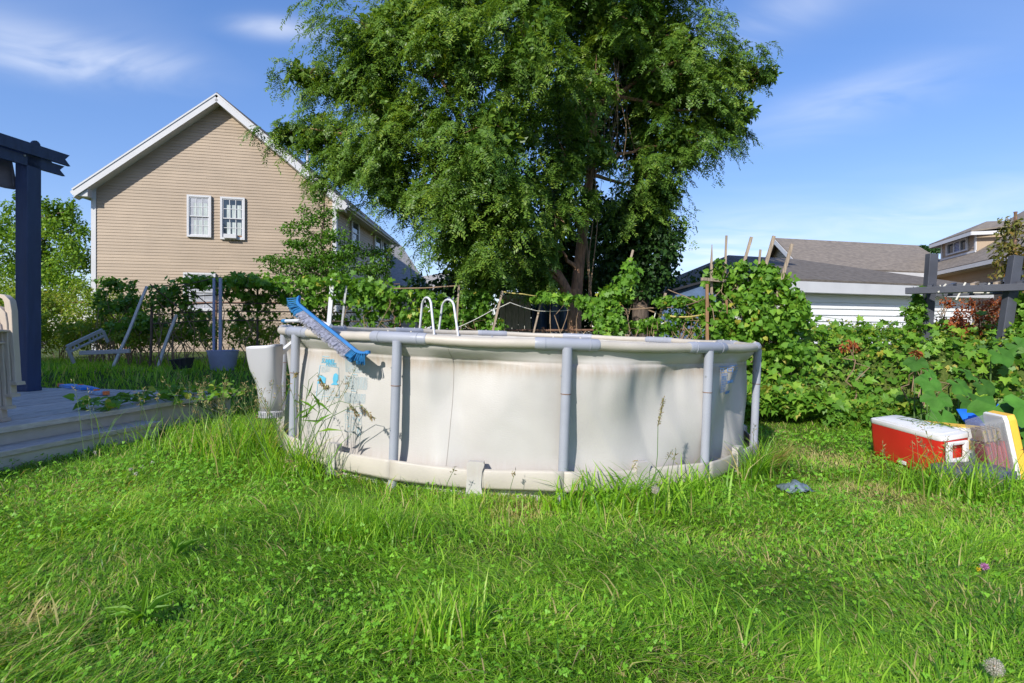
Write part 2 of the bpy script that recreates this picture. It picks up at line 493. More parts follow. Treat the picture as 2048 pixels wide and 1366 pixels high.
# --- tan gabled house on the left
def tan_house():
    A, B, C = np.array((-14.98, 20.3)), np.array((-6.92, 22.3)), np.array((-6.75, 31.2))
    D = A + (C - B)
    zb, ze, zr = 0.2, 6.28, 9.72
    h = thing('gabled_house', 'tall tan vinyl sided house with white gable trim behind the trellis', 'house', (*((A + C) / 2), zb))
    core = MB()
    i = .0
    ring = [A, B, C, D]
    core.hexa([(*q, zb) for q in ring] + [(*q, ze) for q in ring])
    mA, mD = (A + B) / 2, (D + C) / 2
    core.add([(*A, ze), (*B, ze), (*mA, zr), (*D, ze), (*C, ze), (*mD, zr)], [(0, 1, 2), (3, 5, 4), (0, 2, 5, 3), (1, 4, 5, 2)])
    wall = core.build('wall', M['siding'], h)
    fa = Face(A, B, zb); Lg = fa.len; hh = ze - zb; rise = zr - ze
    def ext(z):
        if z <= hh: return (.12, Lg - .12)
        k = (z - hh) / rise * Lg / 2
        return (max(.12, k), min(Lg - .12, Lg - k))
    siding(fa, ext, 0.02, hh + rise - .05, .112, M['siding'], wall, .018, 1, 1)
    fb = Face(B, C, zb); Lb = fb.len
    siding(fb, lambda z: (.12, Lb - .12), 0.02, hh - .02, .112, M['siding'], wall, .018, 0, 2)
    for (f_, x) in ((fa, 0), (fa, Lg - .12), (fb, 0), (fb, Lb - .12)):
        c = MB(); f_.box(c, x - (.03 if x == 0 else 0), x + .12 + (.03 if x else 0), 0, hh - .01, .0, .04); c.build('corner_board', M['white'], h)
    # roof slabs with overhang
    fwd = fa.n * .42
    rd = unit((*(mD - mA), 0))
    outw = [unit((*(A - B), 0)), unit((*(B - A), 0))]
    pitch = rise / (Lg / 2)
    for k, (e0, e1) in enumerate(((A, D), (B, C))):
        o = outw[k] * .42
        dz = -.42 * pitch
        E0 = np.array((*e0, ze + dz)) + o + fwd; E1 = np.array((*e1, ze + dz)) + o + rd * .4
        R0 = np.array((*mA, zr)) + fwd; R1 = np.array((*mD, zr)) + rd * .4
        up = Z * .215
        q = [E0 + up, R0 + up, R1 + up, E1 + up]
        if k == 1: q = q[::-1]
        if np.cross(q[1] - q[0], q[3] - q[0])[2] < 0: q = q[::-1]
        rf = MB().slab(q, .045).build('roof', M['shingle_dark'], h)
        # white rake board, drip strip and soffit of the front overhang
        MB().beam(E0 + Z * -.02 + fa.n * .03, R0 + Z * -.02 + fa.n * .03, .045, .21).build('rake_board', M['white'], rf)
        MB().beam(E0 + Z * .135 + fa.n * .052, R0 + Z * .135 + fa.n * .052, .05, .05).build('drip_edge', M['white'], rf)
        so = [E0 - Z * .12, R0 - Z * .12, R0 - Z * .12 - fwd, E0 - Z * .12 - fwd]
        if np.cross(so[1] - so[0], so[3] - so[0])[2] < 0: so = so[::-1]
        MB().slab(so, .02).build('soffit', M['white'], rf)
        MB().beam(E0 + Z * .06, E1 + Z * .06, .05, .22).build('fascia', M['white'] if k == 0 else M['soffit'], rf)
        base = np.array((*e0, ze - .02)) + fa.n * .0
        se = [np.array((*e0, ze - .30)), np.array((*e1, ze - .30)), np.array((*e1, ze - .30)) + o, np.array((*e0, ze - .30)) + o + fwd * .9]
        if np.cross(se[1] - se[0], se[3] - se[0])[2] < 0: se = se[::-1]
        MB().slab(se, .03).build('eave_soffit', M['soffit'] if k else M['white'], rf)
        MB().tube([E0 + o * .14 + Z * .06 + rd * .05, E1 + o * .14 + Z * .06], .06, 8).build('gutter', M['white'] if k == 0 else M['galv'], rf, True)
        # boxed eave return under the rake
        rt = MB(); x0 = -.40 if k == 0 else Lg - .02
        fa.box(rt, x0, x0 + .42, hh - .42, hh - .10, .0, .40); rt.build('eave_return', M['white'], h, bevel=.01)
    # gable windows, lower window, side windows
    def fx(px, f_):   # distance along a face where a column of the photograph meets it
        k = (px - 1024) / FOC
        return (k * f_.o[1] - f_.o[0]) / (f_.u[0] - k * f_.u[1])
    def fz(py, f_, x): return EYE - (py - HOR) / FOC * f_.p(x, 0)[1] - zb
    for (a, b, tp, bt, pane, cur) in ((375, 423.5, 390, 474, 'screen', True), (441.5, 490.5, 394, 479, 'glass', True), (368, 432, 545, 622, 'screen', False)):
        x0, x1 = fx(a, fa), fx(b, fa)
        wd = window(fa, x0, x1, fz(bt, fa, x0), fz(tp, fa, x0), h, pane, 2, 3, cur, proud=.026)
        if a == 441.5:
            ac = MB(); z_ = fz(bt, fa, x0)
            fa.box(ac, x0 + .14, x0 + .58, z_ + .03, z_ + .19, .03, .22); ac.build('air_conditioner', M['white'], wd, bevel=.012)
            sw = MB(); fa.box(sw, x0 + .60, x1 - .08, z_ + .08, z_ + .17, .03, .045); sw.build('side_panel', M['wood_red'], wd)
    for (a, b, tp, bt) in ((700, 715, 440, 493), (747, 760, 470, 535), (762, 775, 482, 540)):
        x0, x1 = fx(a, fb), fx(b, fb)
        ym = fb.p((x0 + x1) / 2, 0)[1]
        window(fb, x0, x1, EYE - (bt - HOR) / FOC * ym - zb, EYE - (tp - HOR) / FOC * ym - zb, h, 'glass', 1, 1, False, .09, .026)
    # downpipe at the far corner
    q = fb.p(Lb - .05, hh - .3, .38)
    MB().tube([q + Z * .1, q - Z * .1, fb.p(Lb - .1, hh - .7, .08), fb.p(Lb - .1, 0.0, .08)], .05, 8).build('downpipe', M['galv'], h, True)
    pv = lerp((*mA, zr), (*mD, zr), .62)
    MB().tube([pv + np.array((1.2, 0, -.8)), pv + np.array((1.2, 0, .15))], .06, 8).build('vent_pipe', M['white'], h, True)
tan_house()

def simple_house(name, label, a, b, depth, zb, ze, zr, wm, rm, over=.35, pitch=.17, ridge_along=True, skew=None):
    """gabled block: a-b is its front eave wall (or its gable end when ridge_along is False)"""
    f_ = Face(a, b, zb)
    back = -f_.n[:2] * depth if skew is None else np.array(skew)
    A, B = np.array(a[:2], float), np.array(b[:2], float); C, D = B + back, A + back
    h = thing(name, label, 'house', (*((A + C) / 2), zb))
    mb = MB(); ring = [A, B, C, D]
    mb.hexa([(*q, zb) for q in ring] + [(*q, ze) for q in ring])
    if ridge_along: r0, r1 = (A + D) / 2, (B + C) / 2; tri = [(A, D, r0), (B, C, r1)]
    else: r0, r1 = (A + B) / 2, (D + C) / 2; tri = [(A, B, r0), (D, C, r1)]
    for (p_, q_, r_) in tri: 
        mb.add([(*p_, ze), (*q_, ze), (*r_, zr)], [(0, 1, 2)])
    wl = mb.build('wall', wm, h)
    rdir = unit((*(r1 - r0), 0))
    R0, R1 = np.array((*r0, zr)) - rdir * over, np.array((*r1, zr)) + rdir * over
    for (e0, e1) in (((A, B), (D, C)) if ridge_along else ((A, D), (B, C))):
        o = np.array((*e0, ze)) - np.array((*r0, zr)); o2 = o / np.linalg.norm(o[:2]) * over
        E0 = np.array((*e0, ze)) + o2 - rdir * over; E1 = np.array((*e1, ze)) + o2 + rdir * over
        q = [E0 + Z * .12, E1 + Z * .12, R1 + Z * .12, R0 + Z * .12]
        if np.cross(q[1] - q[0], q[3] - q[0])[2] < 0: q = q[::-1]
        rf = MB().slab(q, .06).build('roof', rm, h)
        MB().beam(E0 - Z * .04, E1 - Z * .04, .05, .2).build('fascia', M['white'], rf)
        for (e_, r_) in ((E0, R0), (E1, R1)):
            MB().beam(e_ - Z * .04, r_ - Z * .04, .06, .2).build('rake_board', M['white'], rf)
    return h, f_, wl

# --- grey-roofed house between the gabled house and the tree, and a pale gable behind it
pa, pb = at(772, 571, 33), at(846, 573, 34.5)
h, f_, wl = simple_house('bungalow', 'grey shingled house roof beyond the gabled house', pa, pb, 7, 0.2, pa[2], pa[2] + 2.9, M['siding'], M['shingle_grey'])
siding(f_, lambda z: (.1, f_.len - .1), .02, pa[2] - .25, .19, M['siding'], wl, .02, 0, 5)
pa, pb = at(864, 590, 44), at(925, 592, 46)
h, f_, wl = simple_house('cottage', 'far white cottage gable beside the locust foliage', pa, pb, 8, 0.2, at(864, 582, 44)[2], at(890, 546, 44)[2], M['white'], M['shingle_grey'], ridge_along=False)
siding(f_, lambda z: (.1, f_.len - .1), .02, at(864, 582, 44)[2] - .25, .2, M['white'], wl, .02, 0, 6)

# --- white garage on the right
def garage():
    zb, ze, zr = 0.2, 2.33, 3.62
    A, B = at(1568, 0, 14.85), at(1945, 0, 17.3)
    fa = Face(A, B, zb)
    A, B = A[:2], B[:2]
    back = -fa.n[:2] * 7.0
    C, D = B + back, A + back
    h = thing('garage', 'white clapboard garage with low dark hip roof beyond the vines', 'garage', (*((A + C) / 2), zb))
    ring = [A, B, C, D]
    mb = MB().hexa([(*q, zb) for q in ring] + [(*q, ze) for q in ring])
    wl = mb.build('wall', M['garage_white'], h)
    siding(fa, lambda z: (.1, fa.len - .1), .0, ze - zb - .02, .17, M['garage_white'], wl, .04, 1, 9)
    for x in (0, fa.len - .1):
        c = MB(); fa.box(c, x, x + .1, 0, ze - zb, 0, .035); c.build('corner_board', M['white'], h)
    o = .35
    u2, n2 = fa.u[:2], fa.n[:2]
    e = [A - u2 * o + n2 * o, B + u2 * o + n2 * o, C + u2 * o - n2 * o, D - u2 * o - n2 * o]
    r0 = (A + D) / 2 + u2 * 1.2; r1 = (B + C) / 2 - u2 * 3.4
    E = [np.array((*q, ze + .13)) for q in e]; R0, R1 = np.array((*r0, zr)), np.array((*r1, zr))
    for (q, nm) in (([E[0], E[1], R1, R0], 'roof'), ([E[2], E[3], R0, R1], 'roof'), ([E[3], E[0], R0], 'roof'), ([E[1], E[2], R1], 'roof')):
        b = MB()
        q = np.array(q)
        low = q - Z * .05
        n = len(q)
        b.add(list(low) + list(q), [tuple(range(n))[::-1], tuple(range(n, 2 * n))] + [(k, (k + 1) % n, n + (k + 1) % n, n + k) for k in range(n)])
        b.build(nm, M['shingle_dark'], h)
    for k in range(4):
        MB().beam(E[k] - Z * .20, E[(k + 1) % 4] - Z * .20, .04, .28).build('fascia', M['white'], h)
    q = np.array([np.array((*e_, ze - .19)) for e_ in e])
    MB().slab(q, .02).build('soffit', M['white'], h)
garage()

# --- tan house with brown roof and dormer, far right
def dormer_house():
    zb = 0.3
    # left wing: gable end toward the left, ridge running right
    pe0 = at(1612, 535, 22.5); pe1 = at(1905, 540, 24.5)
    ze = pe0[2]
    h, f_, wl = simple_house('dormer_house', 'tan house with long grey-brown roof and hipped dormer at right', pe0, pe1, 7.0, zb, ze, ze + 1.55, M['siding'], M['shingle'], over=.3,
                             skew=(.8, 6.0))
    g0 = np.array((pe0[0], pe0[1])) + np.array((.8, 6.0)); ge = Face(g0, pe0, zb)
    hh = ze - zb
    def ext(z):
        if z < hh: return (.1, ge.len - .1)
        k = (z - hh) / 1.55 * ge.len / 2
        return (k + .05, ge.len - k - .05)
    siding(ge, ext, hh - .8, hh + 1.45, .19, M['siding'], wl, .02, 0, 11)
    # right block: eave coming toward the camera, roof climbing to the right
    e0 = at(1872, 547, 23.0); ze2 = e0[2]
    e1 = np.array((15.15, 15.2, ze2)); e0 = e0 - unit(e1 - e0) * 2.6
    out_ = unit((e1[1] - e0[1], -(e1[0] - e0[0]), 0))
    if out_[0] > 0: out_ = -out_
    inn = -out_
    run = 5.2; rise = 3.3
    r0 = e0 + inn * run + Z * rise; r1 = e1 + inn * run + Z * rise
    b = MB()
    w0, w1 = e0 + inn * .5, e1 + inn * .5
    w2, w3 = w1 + inn * 9, w0 + inn * 9
    b.hexa([(q[0], q[1], zb) for q in (w0, w1, w2, w3)] + [(q[0], q[1], ze2 + .1) for q in (w0, w1, w2, w3)])
    bw = b.build('wall', M['siding'], h)
    f2 = Face(w0, w1, zb)
    siding(f2, lambda z: (.05, f2.len - .05), ze2 - zb - 1.9, ze2 - zb - .05, .19, M['siding'], bw, .02, 0, 12)
    q = [e0, e1, r1, r0]
    if np.cross(q[1] - q[0], q[3] - q[0])[2] < 0: q = q[::-1]
    MB().slab(np.array(q) + Z * .1, .08).build('roof', M['shingle'], h)
    q2 = [r0, r1, r1 + inn * run - Z * rise, r0 + inn * run - Z * rise]
    if np.cross(q2[1] - q2[0], q2[3] - q2[0])[2] < 0: q2 = q2[::-1]
    MB().slab(np.array(q2) + Z * .1, .08).build('roof', M['shingle'], h)
    MB().beam(e0 - Z * .02 + out_ * .05, e1 - Z * .02 + out_ * .05, .10, .14).build('gutter', M['white'], h)
    MB().slab([e0 - Z * .1, e1 - Z * .1, w1 - Z * .1 + Z * (ze2 - w1[2]), w0 - Z * .1 + Z * (ze2 - w0[2])], .02).build('eave_soffit', M['soffit'], h)
    # window with maroon shutter under the eave
    xw = f2.len * .60
    window(f2, xw, xw + 1.1, ze2 - zb - 1.45, ze2 - zb - .42, h, 'glass', 1, 2, False, .08, .022)
    sh = MB(); f2.box(sh, xw + 1.13, xw + 1.5, ze2 - zb - 1.45, ze2 - zb - .42, .022, .06); sh.build('shutter', mat('maroon_shutter', (.17, .035, .045), .5), h)
    # dormer on that slope
    d = unit(e1 - e0); s = math.hypot(run, rise)
    def slope(a, r_): return e0 + d * a + (inn * run + Z * rise) * r_ + Z * .1
    Le = np.linalg.norm(e1 - e0)
    k0, k1, rr0 = .7, 3.5, .19
    base0, base1 = slope(k0, rr0), slope(k1, rr0)
    H = .78
    zt = base0[2] + H
    run_d = H / rise * run + .02
    b0, b1 = base0 + inn * run_d, base1 + inn * run_d
    dm = MB()
    P0, P1 = base0.copy(), base1.copy()
    dm.hexa([P0, P1, P1 + inn * (run_d + .3), P0 + inn * (run_d + .3)] + [np.array((q[0], q[1], zt)) for q in (P0, P1, P1 + inn * (run_d + .3), P0 + inn * (run_d + .3))])
    dor = dm.build('dormer', M['siding'], h)
    fd = Face(P0, P1, base0[2])
    if fd.n.dot(out_) < 0: fd = Face(P1, P0, base0[2])
    Ld = fd.len
    siding(fd, lambda z: (.12, Ld - .12), 0.0, H - .02, .17, M['siding'], dor, .02, 0, 13)
    fs = Face(P1, P1 + inn * run_d, base0[2])
    siding(fs, lambda z: (min(z / H, .95) * run_d, run_d + .2), 0.0, H - .02, .17, M['siding'], dor, .02, 0, 14)
    for x in (0, Ld - .12):
        c = MB(); fd.box(c, x, x + .12, 0, H, .0, .035); c.build('corner_board', M['white'], dor)
    sl = MB(); fd.box(sl, .0, Ld, -.02, .06, .0, .06); sl.build('sill', M['white'], dor)
    # wide slider window: white frame, two dark panes and a louvre between
    x0, x1, z0, z1 = Ld * .20, Ld * .80, .13, .64
    fr_ = MB()
    fd.box(fr_, x0, x0 + .10, z0, z1, .02, .09); fd.box(fr_, x1 - .06, x1, z0, z1, .02, .09)
    fd.box(fr_, x0 + .10, x1 - .06, z1 - .06, z1, .02, .088); fd.box(fr_, x0 + .10, x1 - .06, z0, z0 + .06, .02, .092)
    for k in (.36, .66): fd.box(fr_, x0 + (x1 - x0) * k, x0 + (x1 - x0) * k + .05, z0 + .06, z1 - .06, .02, .08)
    fr_.build('window_frame', M['white'], dor)
    pn = MB(); fd.box(pn, x0 + .1, x1 - .06, z0 + .06, z1 - .06, .022, .03); pn.build('pane', M['glass'], dor)
    lv = MB()
    for k in range(6):
        zl = z0 + .075 + k * .06
        fd.box(lv, x0 + (x1 - x0) * .40, x0 + (x1 - x0) * .655, zl, zl + .042, .032, .045)
    lv.build('louvre', M['blue_tub'], dor)
    ov = .32
    c4 = [P0 - d * ov + out_ * ov, P1 + d * ov + out_ * ov, P1 + d * ov + inn * (run_d + 1.2), P0 - d * ov + inn * (run_d + 1.2)]
    c4 = [np.array((q[0], q[1], zt)) for q in c4]
    rg0 = (c4[0] + c4[1]) / 2 + inn * 1.3 + Z * .60; rg1 = rg0 + inn * 2.2
    def tri(pts):
        b = MB(); q = np.array(pts); n = len(q)
        b.add(list(q - Z * .06) + list(q), [tuple(range(n))[::-1], tuple(range(n, 2 * n))] + [(k, (k + 1) % n, n + (k + 1) % n, n + k) for k in range(n)])
        b.build('dormer_roof', M['shingle'], dor)
    tri([c4[0], c4[1], rg0]); tri([c4[1], c4[2] + Z * .3, rg1, rg0]); tri([c4[3] + Z * .3, c4[0], rg0, rg1])
    for (a, b_) in ((c4[0], c4[1]), (c4[1], c4[2]), (c4[0], c4[3])):
        MB().beam(a - Z * .12, b_ - Z * .12, .04, .13).build('fascia', M['white'], dor)
dormer_house()

# --- brick chimney roof far behind, and the low dark-blue shed
pa, pb = at(1320, 574, 40), at(1400, 576, 42)
h, f_, wl = simple_house('far_house', 'far low house roof with small brick chimney behind the blue shed', pa, pb, 6, .2, pa[2], pa[2] + 1.1, M['siding'], M['shingle'])
MB().box(at(1325, 570, 43) - np.array((0, 0, .3)), at(1334, 552, 43) + np.array((0, .4, 0))).build('chimney', mat('chimney_brick', (.35, .13, .08), .9, .3, 12), h)
sh = thing('garden_shed', 'low dark blue shed with black roof edge behind the bean vines', 'shed', (*at(1370, 600, 13.5)[:2], .1))
a, b_ = at(1322, 587, 13.4), at(1432, 553, 12.6)
dep = np.array((.6, 2.2, 0))
MB().hexa([(a[0], a[1], .1), (b_[0], b_[1], .1), (*(b_ + dep)[:2], .1), (*(a + dep)[:2], .1), a - Z * .05, b_ - Z * .05, b_ + dep - Z * .05, a + dep - Z * .05]).build('wall', mat('blue_boards', (.07, .12, .22), .6, .2, 8), sh)
MB().slab([a - np.array((.1, .15, 0)), b_ + np.array((.1, -.15, .02)), b_ + dep, a + dep], .05).build('roof', M['black'], sh)

# --- the house the deck belongs to, left of and behind the camera
def home():
    zb, ze, zr = -.1, 6.8, 9.2
    A, B = np.array((-9.55, -11.0)), np.array((-8.48, 3.0))
    n = unit((B[1] - A[1], -(B[0] - A[0]), 0))
    h, f_, wl = simple_house('home', 'two-storey tan house that the deck belongs to', A, B, 7.5, zb, ze, zr, M['siding'], M['shingle_grey'], over=.3)
    for (x, z) in ((2.5, 4.1), (6.5, 4.1), (10.5, 4.1), (10.5, 1.2), (2.5, 1.2)):
        window(f_, x, x + 1.0, z, z + 1.5, h, 'glass', 2, 3, True, proud=.005)
    dr = MB(); f_.box(dr, 7.2, 8.2, .45, 2.5, .0, .06); dr.build('door', M['white'], h)
home()
# ------------------------------------------------------------------ deck, step, pergola
DZ = .34
dd, dc = np.array((.183, .983, 0)), np.array((-.983, .183, 0))
DO = np.array((-3.40, 6.95, 0))
def dk(s, c, z): return DO + dd * s + dc * c + Z * z
deck = thing('deck', 'weathered grey plank deck at the left edge', 'deck', dk(-3, 1, 0))
for k in range(18):
    c0 = k * .29 - .035
    zt = DZ + random.uniform(-.002, .002)
    e = random.uniform(-.02, .02)
    mb = MB().hexa([dk(-9, c0, zt - .045), dk(e, c0, zt - .045), dk(e, c0 + .256, zt - .045), dk(-9, c0 + .256, zt - .045), dk(-9, c0, zt), dk(e, c0, zt), dk(e, c0 + .256, zt), dk(-9, c0 + .256, zt)])
    mb.build('plank', M['deck'], deck, bevel=.004)
def dbox(s0, s1, c0, c1, z0, z1): return MB().hexa([dk(s0, c0, z0), dk(s1, c0, z0), dk(s1, c1, z0), dk(s0, c1, z0), dk(s0, c0, z1), dk(s1, c0, z1), dk(s1, c1, z1), dk(s0, c1, z1)])
dbox(-9, -.02, .03, .07, .02, DZ - .055).build('fascia_board', M['deck_side'], deck, bevel=.004)
dbox(-.06, -.02, .08, 5.1, .02, DZ - .04).build('fascia_board', M['deck_side'], deck, bevel=.004)
dbox(-9, -1.38, -.245, .02, .155, .195).build('step_tread', M['deck'], deck, bevel=.004)
dbox(-9, -1.40, -.225, -.185, -.05, .153).build('step_riser', M['deck_side'], deck, bevel=.004)
dbox(-1.44, -1.40, -.184, .02, -.05, .153).build('step_riser', M['deck_side'], deck, bevel=.004)
for s in (-8, -6, -4, -2, -.3):
    for c in (.3, 2.5, 4.8):
        dbox(s - .05, s + .05, c - .05, c + .05, -.1, DZ - .035).build('joist_post', M['wood'], deck)

perg = thing('pergola', 'dark slate-blue pergola post and beams standing on the deck', 'pergola', (-6.0, 7.05, DZ))
pc = np.array((-5.98, 7.03, 0))
def pg(s, c, z): return pc + dd * s + dc * c + Z * z
def pbox(s0, s1, c0, c1, z0, z1): return MB().hexa([pg(s0, c0, z0), pg(s1, c0, z0), pg(s1, c1, z0), pg(s0, c1, z0), pg(s0, c0, z1), pg(s1, c0, z1), pg(s1, c1, z1), pg(s0, c1, z1)])
pbox(-.088, .088, -.088, .088, DZ, 3.36).build('post', M['navy'], perg, bevel=.006)
pbox(-.094, .094, -.094, .094, DZ - .0, DZ + .05).build('post_base', M['navy'], perg, bevel=.006)
pbox(-.088, .088, 2.6, 2.776, DZ, 3.26).build('post', M['navy'], perg, bevel=.006)
def tail_beam(c0, c1, z0, z1, tail):
    prof = [(-3.4, z0), (tail, z0), (tail - .07, z0 + (z1 - z0) * .5), (tail - .01, z1), (-3.4, z1)]
    return MB().loft([[pg(s, c0, z) for s, z in prof], [pg(s, c1, z) for s, z in prof]])
tail_beam(-.135, -.093, 3.235, 3.375, .43).build('beam', M['navy'], perg)
tail_beam(.093, .135, 3.235, 3.375, .43).build('beam', M['navy'], perg)
tail_beam(-.088, -.045, 3.10, 3.225, .40).build('beam', M['navy'], perg)
for k in range(9):
    s = -.28 - k * .36
    pbox(s - .02, s + .02, .14, 3.0, 3.20, 3.33).build('rafter', M['navy'], perg)
cap = []
for i in range(7):
    a = i / 6 * math.pi
    cap.append([pg(.055 * math.cos(a), c, 3.37 + .06 * math.sin(a)) for c in (-.12, -.09)])
MB().loft([[p_[0] for p_ in cap], [p_[1] for p_ in cap]]).build('bolt_cap', M['navy'], perg)
def canopy():
    n, mz = 90, 9
    V, F = [], []
    for i in range(n):
        c = .12 + i * .03
        f = .055 * math.sin(i * 1.15) + .025 * math.sin(i * .37 + 1)
        for j in range(mz):
            q = j / (mz - 1)
            V.append(pg(-.12 + f * (.4 + q), c, 3.22 - .36 * q - .03 * math.sin(i * .6) * q))
    for i in range(n - 1):
        for j in range(mz - 1):
            a = i * mz + j; F.append((a, a + mz, a + mz + 1, a + 1))
    o = mesh('canopy_cloth', V, F, M['cloth'], perg, True)
    s_ = o.modifiers.new('thick', 'SOLIDIFY'); s_.thickness = .006
canopy()
MB().tube([pg(-.12, -.1, 3.21), pg(-.12, 3.0, 3.21)], .012).build('canopy_rod', M['galv'], perg, True)

# ------------------------------------------------------------------ stacked chairs
def sweep(path, wd, th, side):
    P = np.array(path, float); T = np.gradient(P, axis=0)
    sd = np.array(side, float); rings = []
    wd = np.full(len(P), wd) if np.isscalar(wd) else wd
    th = np.full(len(P), th) if np.isscalar(th) else th
    for q, t_, a, b in zip(P, T, wd, th):
        t_ = t_ / np.linalg.norm(t_); n_ = np.cross(t_, sd); n_ /= np.linalg.norm(n_)
        rings.append([q - sd * a / 2 - n_ * b / 2, q + sd * a / 2 - n_ * b / 2, q + sd * a / 2 + n_ * b / 2, q - sd * a / 2 + n_ * b / 2])
    return rings
def chair(loc, label):
    root = thing('plastic_chair', label, 'chair', loc, 'beige plastic chairs stacked on the deck')
    o = np.array(loc, float)
    ch = lambda pts: [o + np.array(p_) for p_ in pts]
    for s in (1, -1):
        y = s * .26
        MB().loft(sweep(ch([(.0, y, 0), (.0, y, .03), (-.01, y, .2), (-.03, y, .42), (-.045, y, .6), (-.055, y * .99, .68), (-.085, y * .99, .715), (-.13, y * .98, .728)]),
                        [.085, .06, .055, .06, .062, .062, .062, .06], [.045, .028, .03, .04, .055, .05, .035, .025], (0, 1, 0))).build('front_leg', M['beige'], root, True, .004)
        MB().loft(sweep(ch([(-.015, y * 1.09, .01), (-.02, y * 1.09, .2), (-.042, y * 1.09, .45), (-.062, y * 1.09, .66)]), .006, [.03, .05, .06, .05], (0, 1, 0))).build('leg_flange', M['beige'], root)
        MB().loft(sweep(ch([(.026, y, .0), (.026, y, .018), (-.02, y, .02)]), .085, .018, (0, 1, 0))).build('foot_pad', M['beige'], root)
        MB().loft(sweep(ch([(-.12, y * .98, .728), (-.3, y, .72), (-.48, y * .9, .70)]), .06, .022, (0, 1, 0))).build('armrest', M['beige'], root, True)
        MB().loft(sweep(ch([(-.56, y * .86, 0), (-.51, y * .8, .25), (-.47, y * .76, .45)]), .05, .04, (0, 1, 0))).build('rear_leg', M['beige'], root, True)
    MB().hexa(ch([(-.47, -.2, .40), (-.03, -.24, .43), (-.03, .24, .43), (-.47, .2, .40), (-.47, -.2, .42), (-.03, -.24, .45), (-.03, .24, .45), (-.47, .2, .42)])).build('seat', M['beige'], root, bevel=.008)
    br = MB()
    for k in range(5):
        yy = -.17 + k * .085
        br.loft(sweep(ch([(-.47, yy, .42), (-.53, yy, .62), (-.60, yy, .86)]), .05, .015, (0, 1, 0)))
    br.loft(sweep(ch([(-.595, -.22, .87), (-.625, 0, .9), (-.595, .22, .87)]), .06, .018, unit((.35, 0, -.94))))
    br.build('backrest', M['beige'], root)
ranks = ['lowest', 'second from the bottom', 'third from the bottom', 'topmost']
for k in range(4):
    chair((-4.12 + .028 * k, 4.60 - .26 + .012 * k, DZ + .097 * k), 'beige plastic armchair, %s of the stack on the deck' % ranks[k])

# ------------------------------------------------------------------ toys on the deck
toyb = mat('bright_blue_plastic', (.06, .26, .72), .4, .1, 8); toyo = mat('orange_plastic', (.85, .22, .06), .45, .1, 8); toyg = mat('pale_blue_plastic', (.25, .38, .55), .45, .15, 8)
def toy(label, p0, p1, parts, m_):
    p0, p1 = np.array(p0, float), np.array(p1, float)
    r_ = thing('toy_blaster', label, 'toy', (*((p0 + p1) / 2)[:2], DZ))
    side = unit(np.cross(p1 - p0, Z))
    rings = []
    for t_, h_, w_ in parts:
        c = lerp(p0, p1, t_)
        rings.append([c - side * w_ / 2, c + side * w_ / 2, c + side * w_ / 2 + Z * h_ * .7, c + side * w_ * .3 + Z * h_, c - side * w_ * .3 + Z * h_, c - side * w_ / 2 + Z * h_ * .7])
    MB().loft(rings).build('body', m_, r_, True)
    c = p0; d_ = unit(p1 - p0)
    MB().loft([[c + d_ * a + side * b * .03 * s_ + Z * (.005 + .02 * (1 + b2)) for (b, b2) in ((-1, -1), (1, -1), (1, 1), (-1, 1))] for a, s_ in ((-.05, .6), (-.03, 1), (.004, 1))]).build('nozzle', toyo, r_)
    g0 = lerp(p0, p1, .72)
    MB().hexa([g0 + side * .02 + d_ * .02 + Z * .006, g0 + side * .11 + d_ * .05 + Z * .006, g0 + side * .11 + d_ * .10 + Z * .006, g0 + side * .02 + d_ * .08 + Z * .006] +
              [g0 + side * .02 + d_ * .02 + Z * .036, g0 + side * .11 + d_ * .05 + Z * .036, g0 + side * .11 + d_ * .10 + Z * .036, g0 + side * .02 + d_ * .08 + Z * .036]).build('grip', m_, r_)
    MB().box(lerp(p0, p1, .55) - np.array((.025, .02, -.02)), lerp(p0, p1, .55) + np.array((.025, .02, .06))).build('trigger_guard', toyo, r_)
def dpt(px, py): 
    Y = (EYE - DZ - .004) * FOC / (py - HOR); return ((px - 1024) / FOC * Y, Y, DZ + .004)
toy('long blue toy water blaster with orange tip lying on the deck', dpt(122, 774), dpt(196, 781), ((0, .035, .05), (.2, .05, .07), (.5, .055, .08), (.75, .045, .07), (1, .03, .04)), toyb)
toy('small pale blue toy with orange end beside the long blaster', dpt(211, 790), dpt(180, 787), ((0, .05, .09), (.4, .045, .08), (1, .03, .06)), toyg)

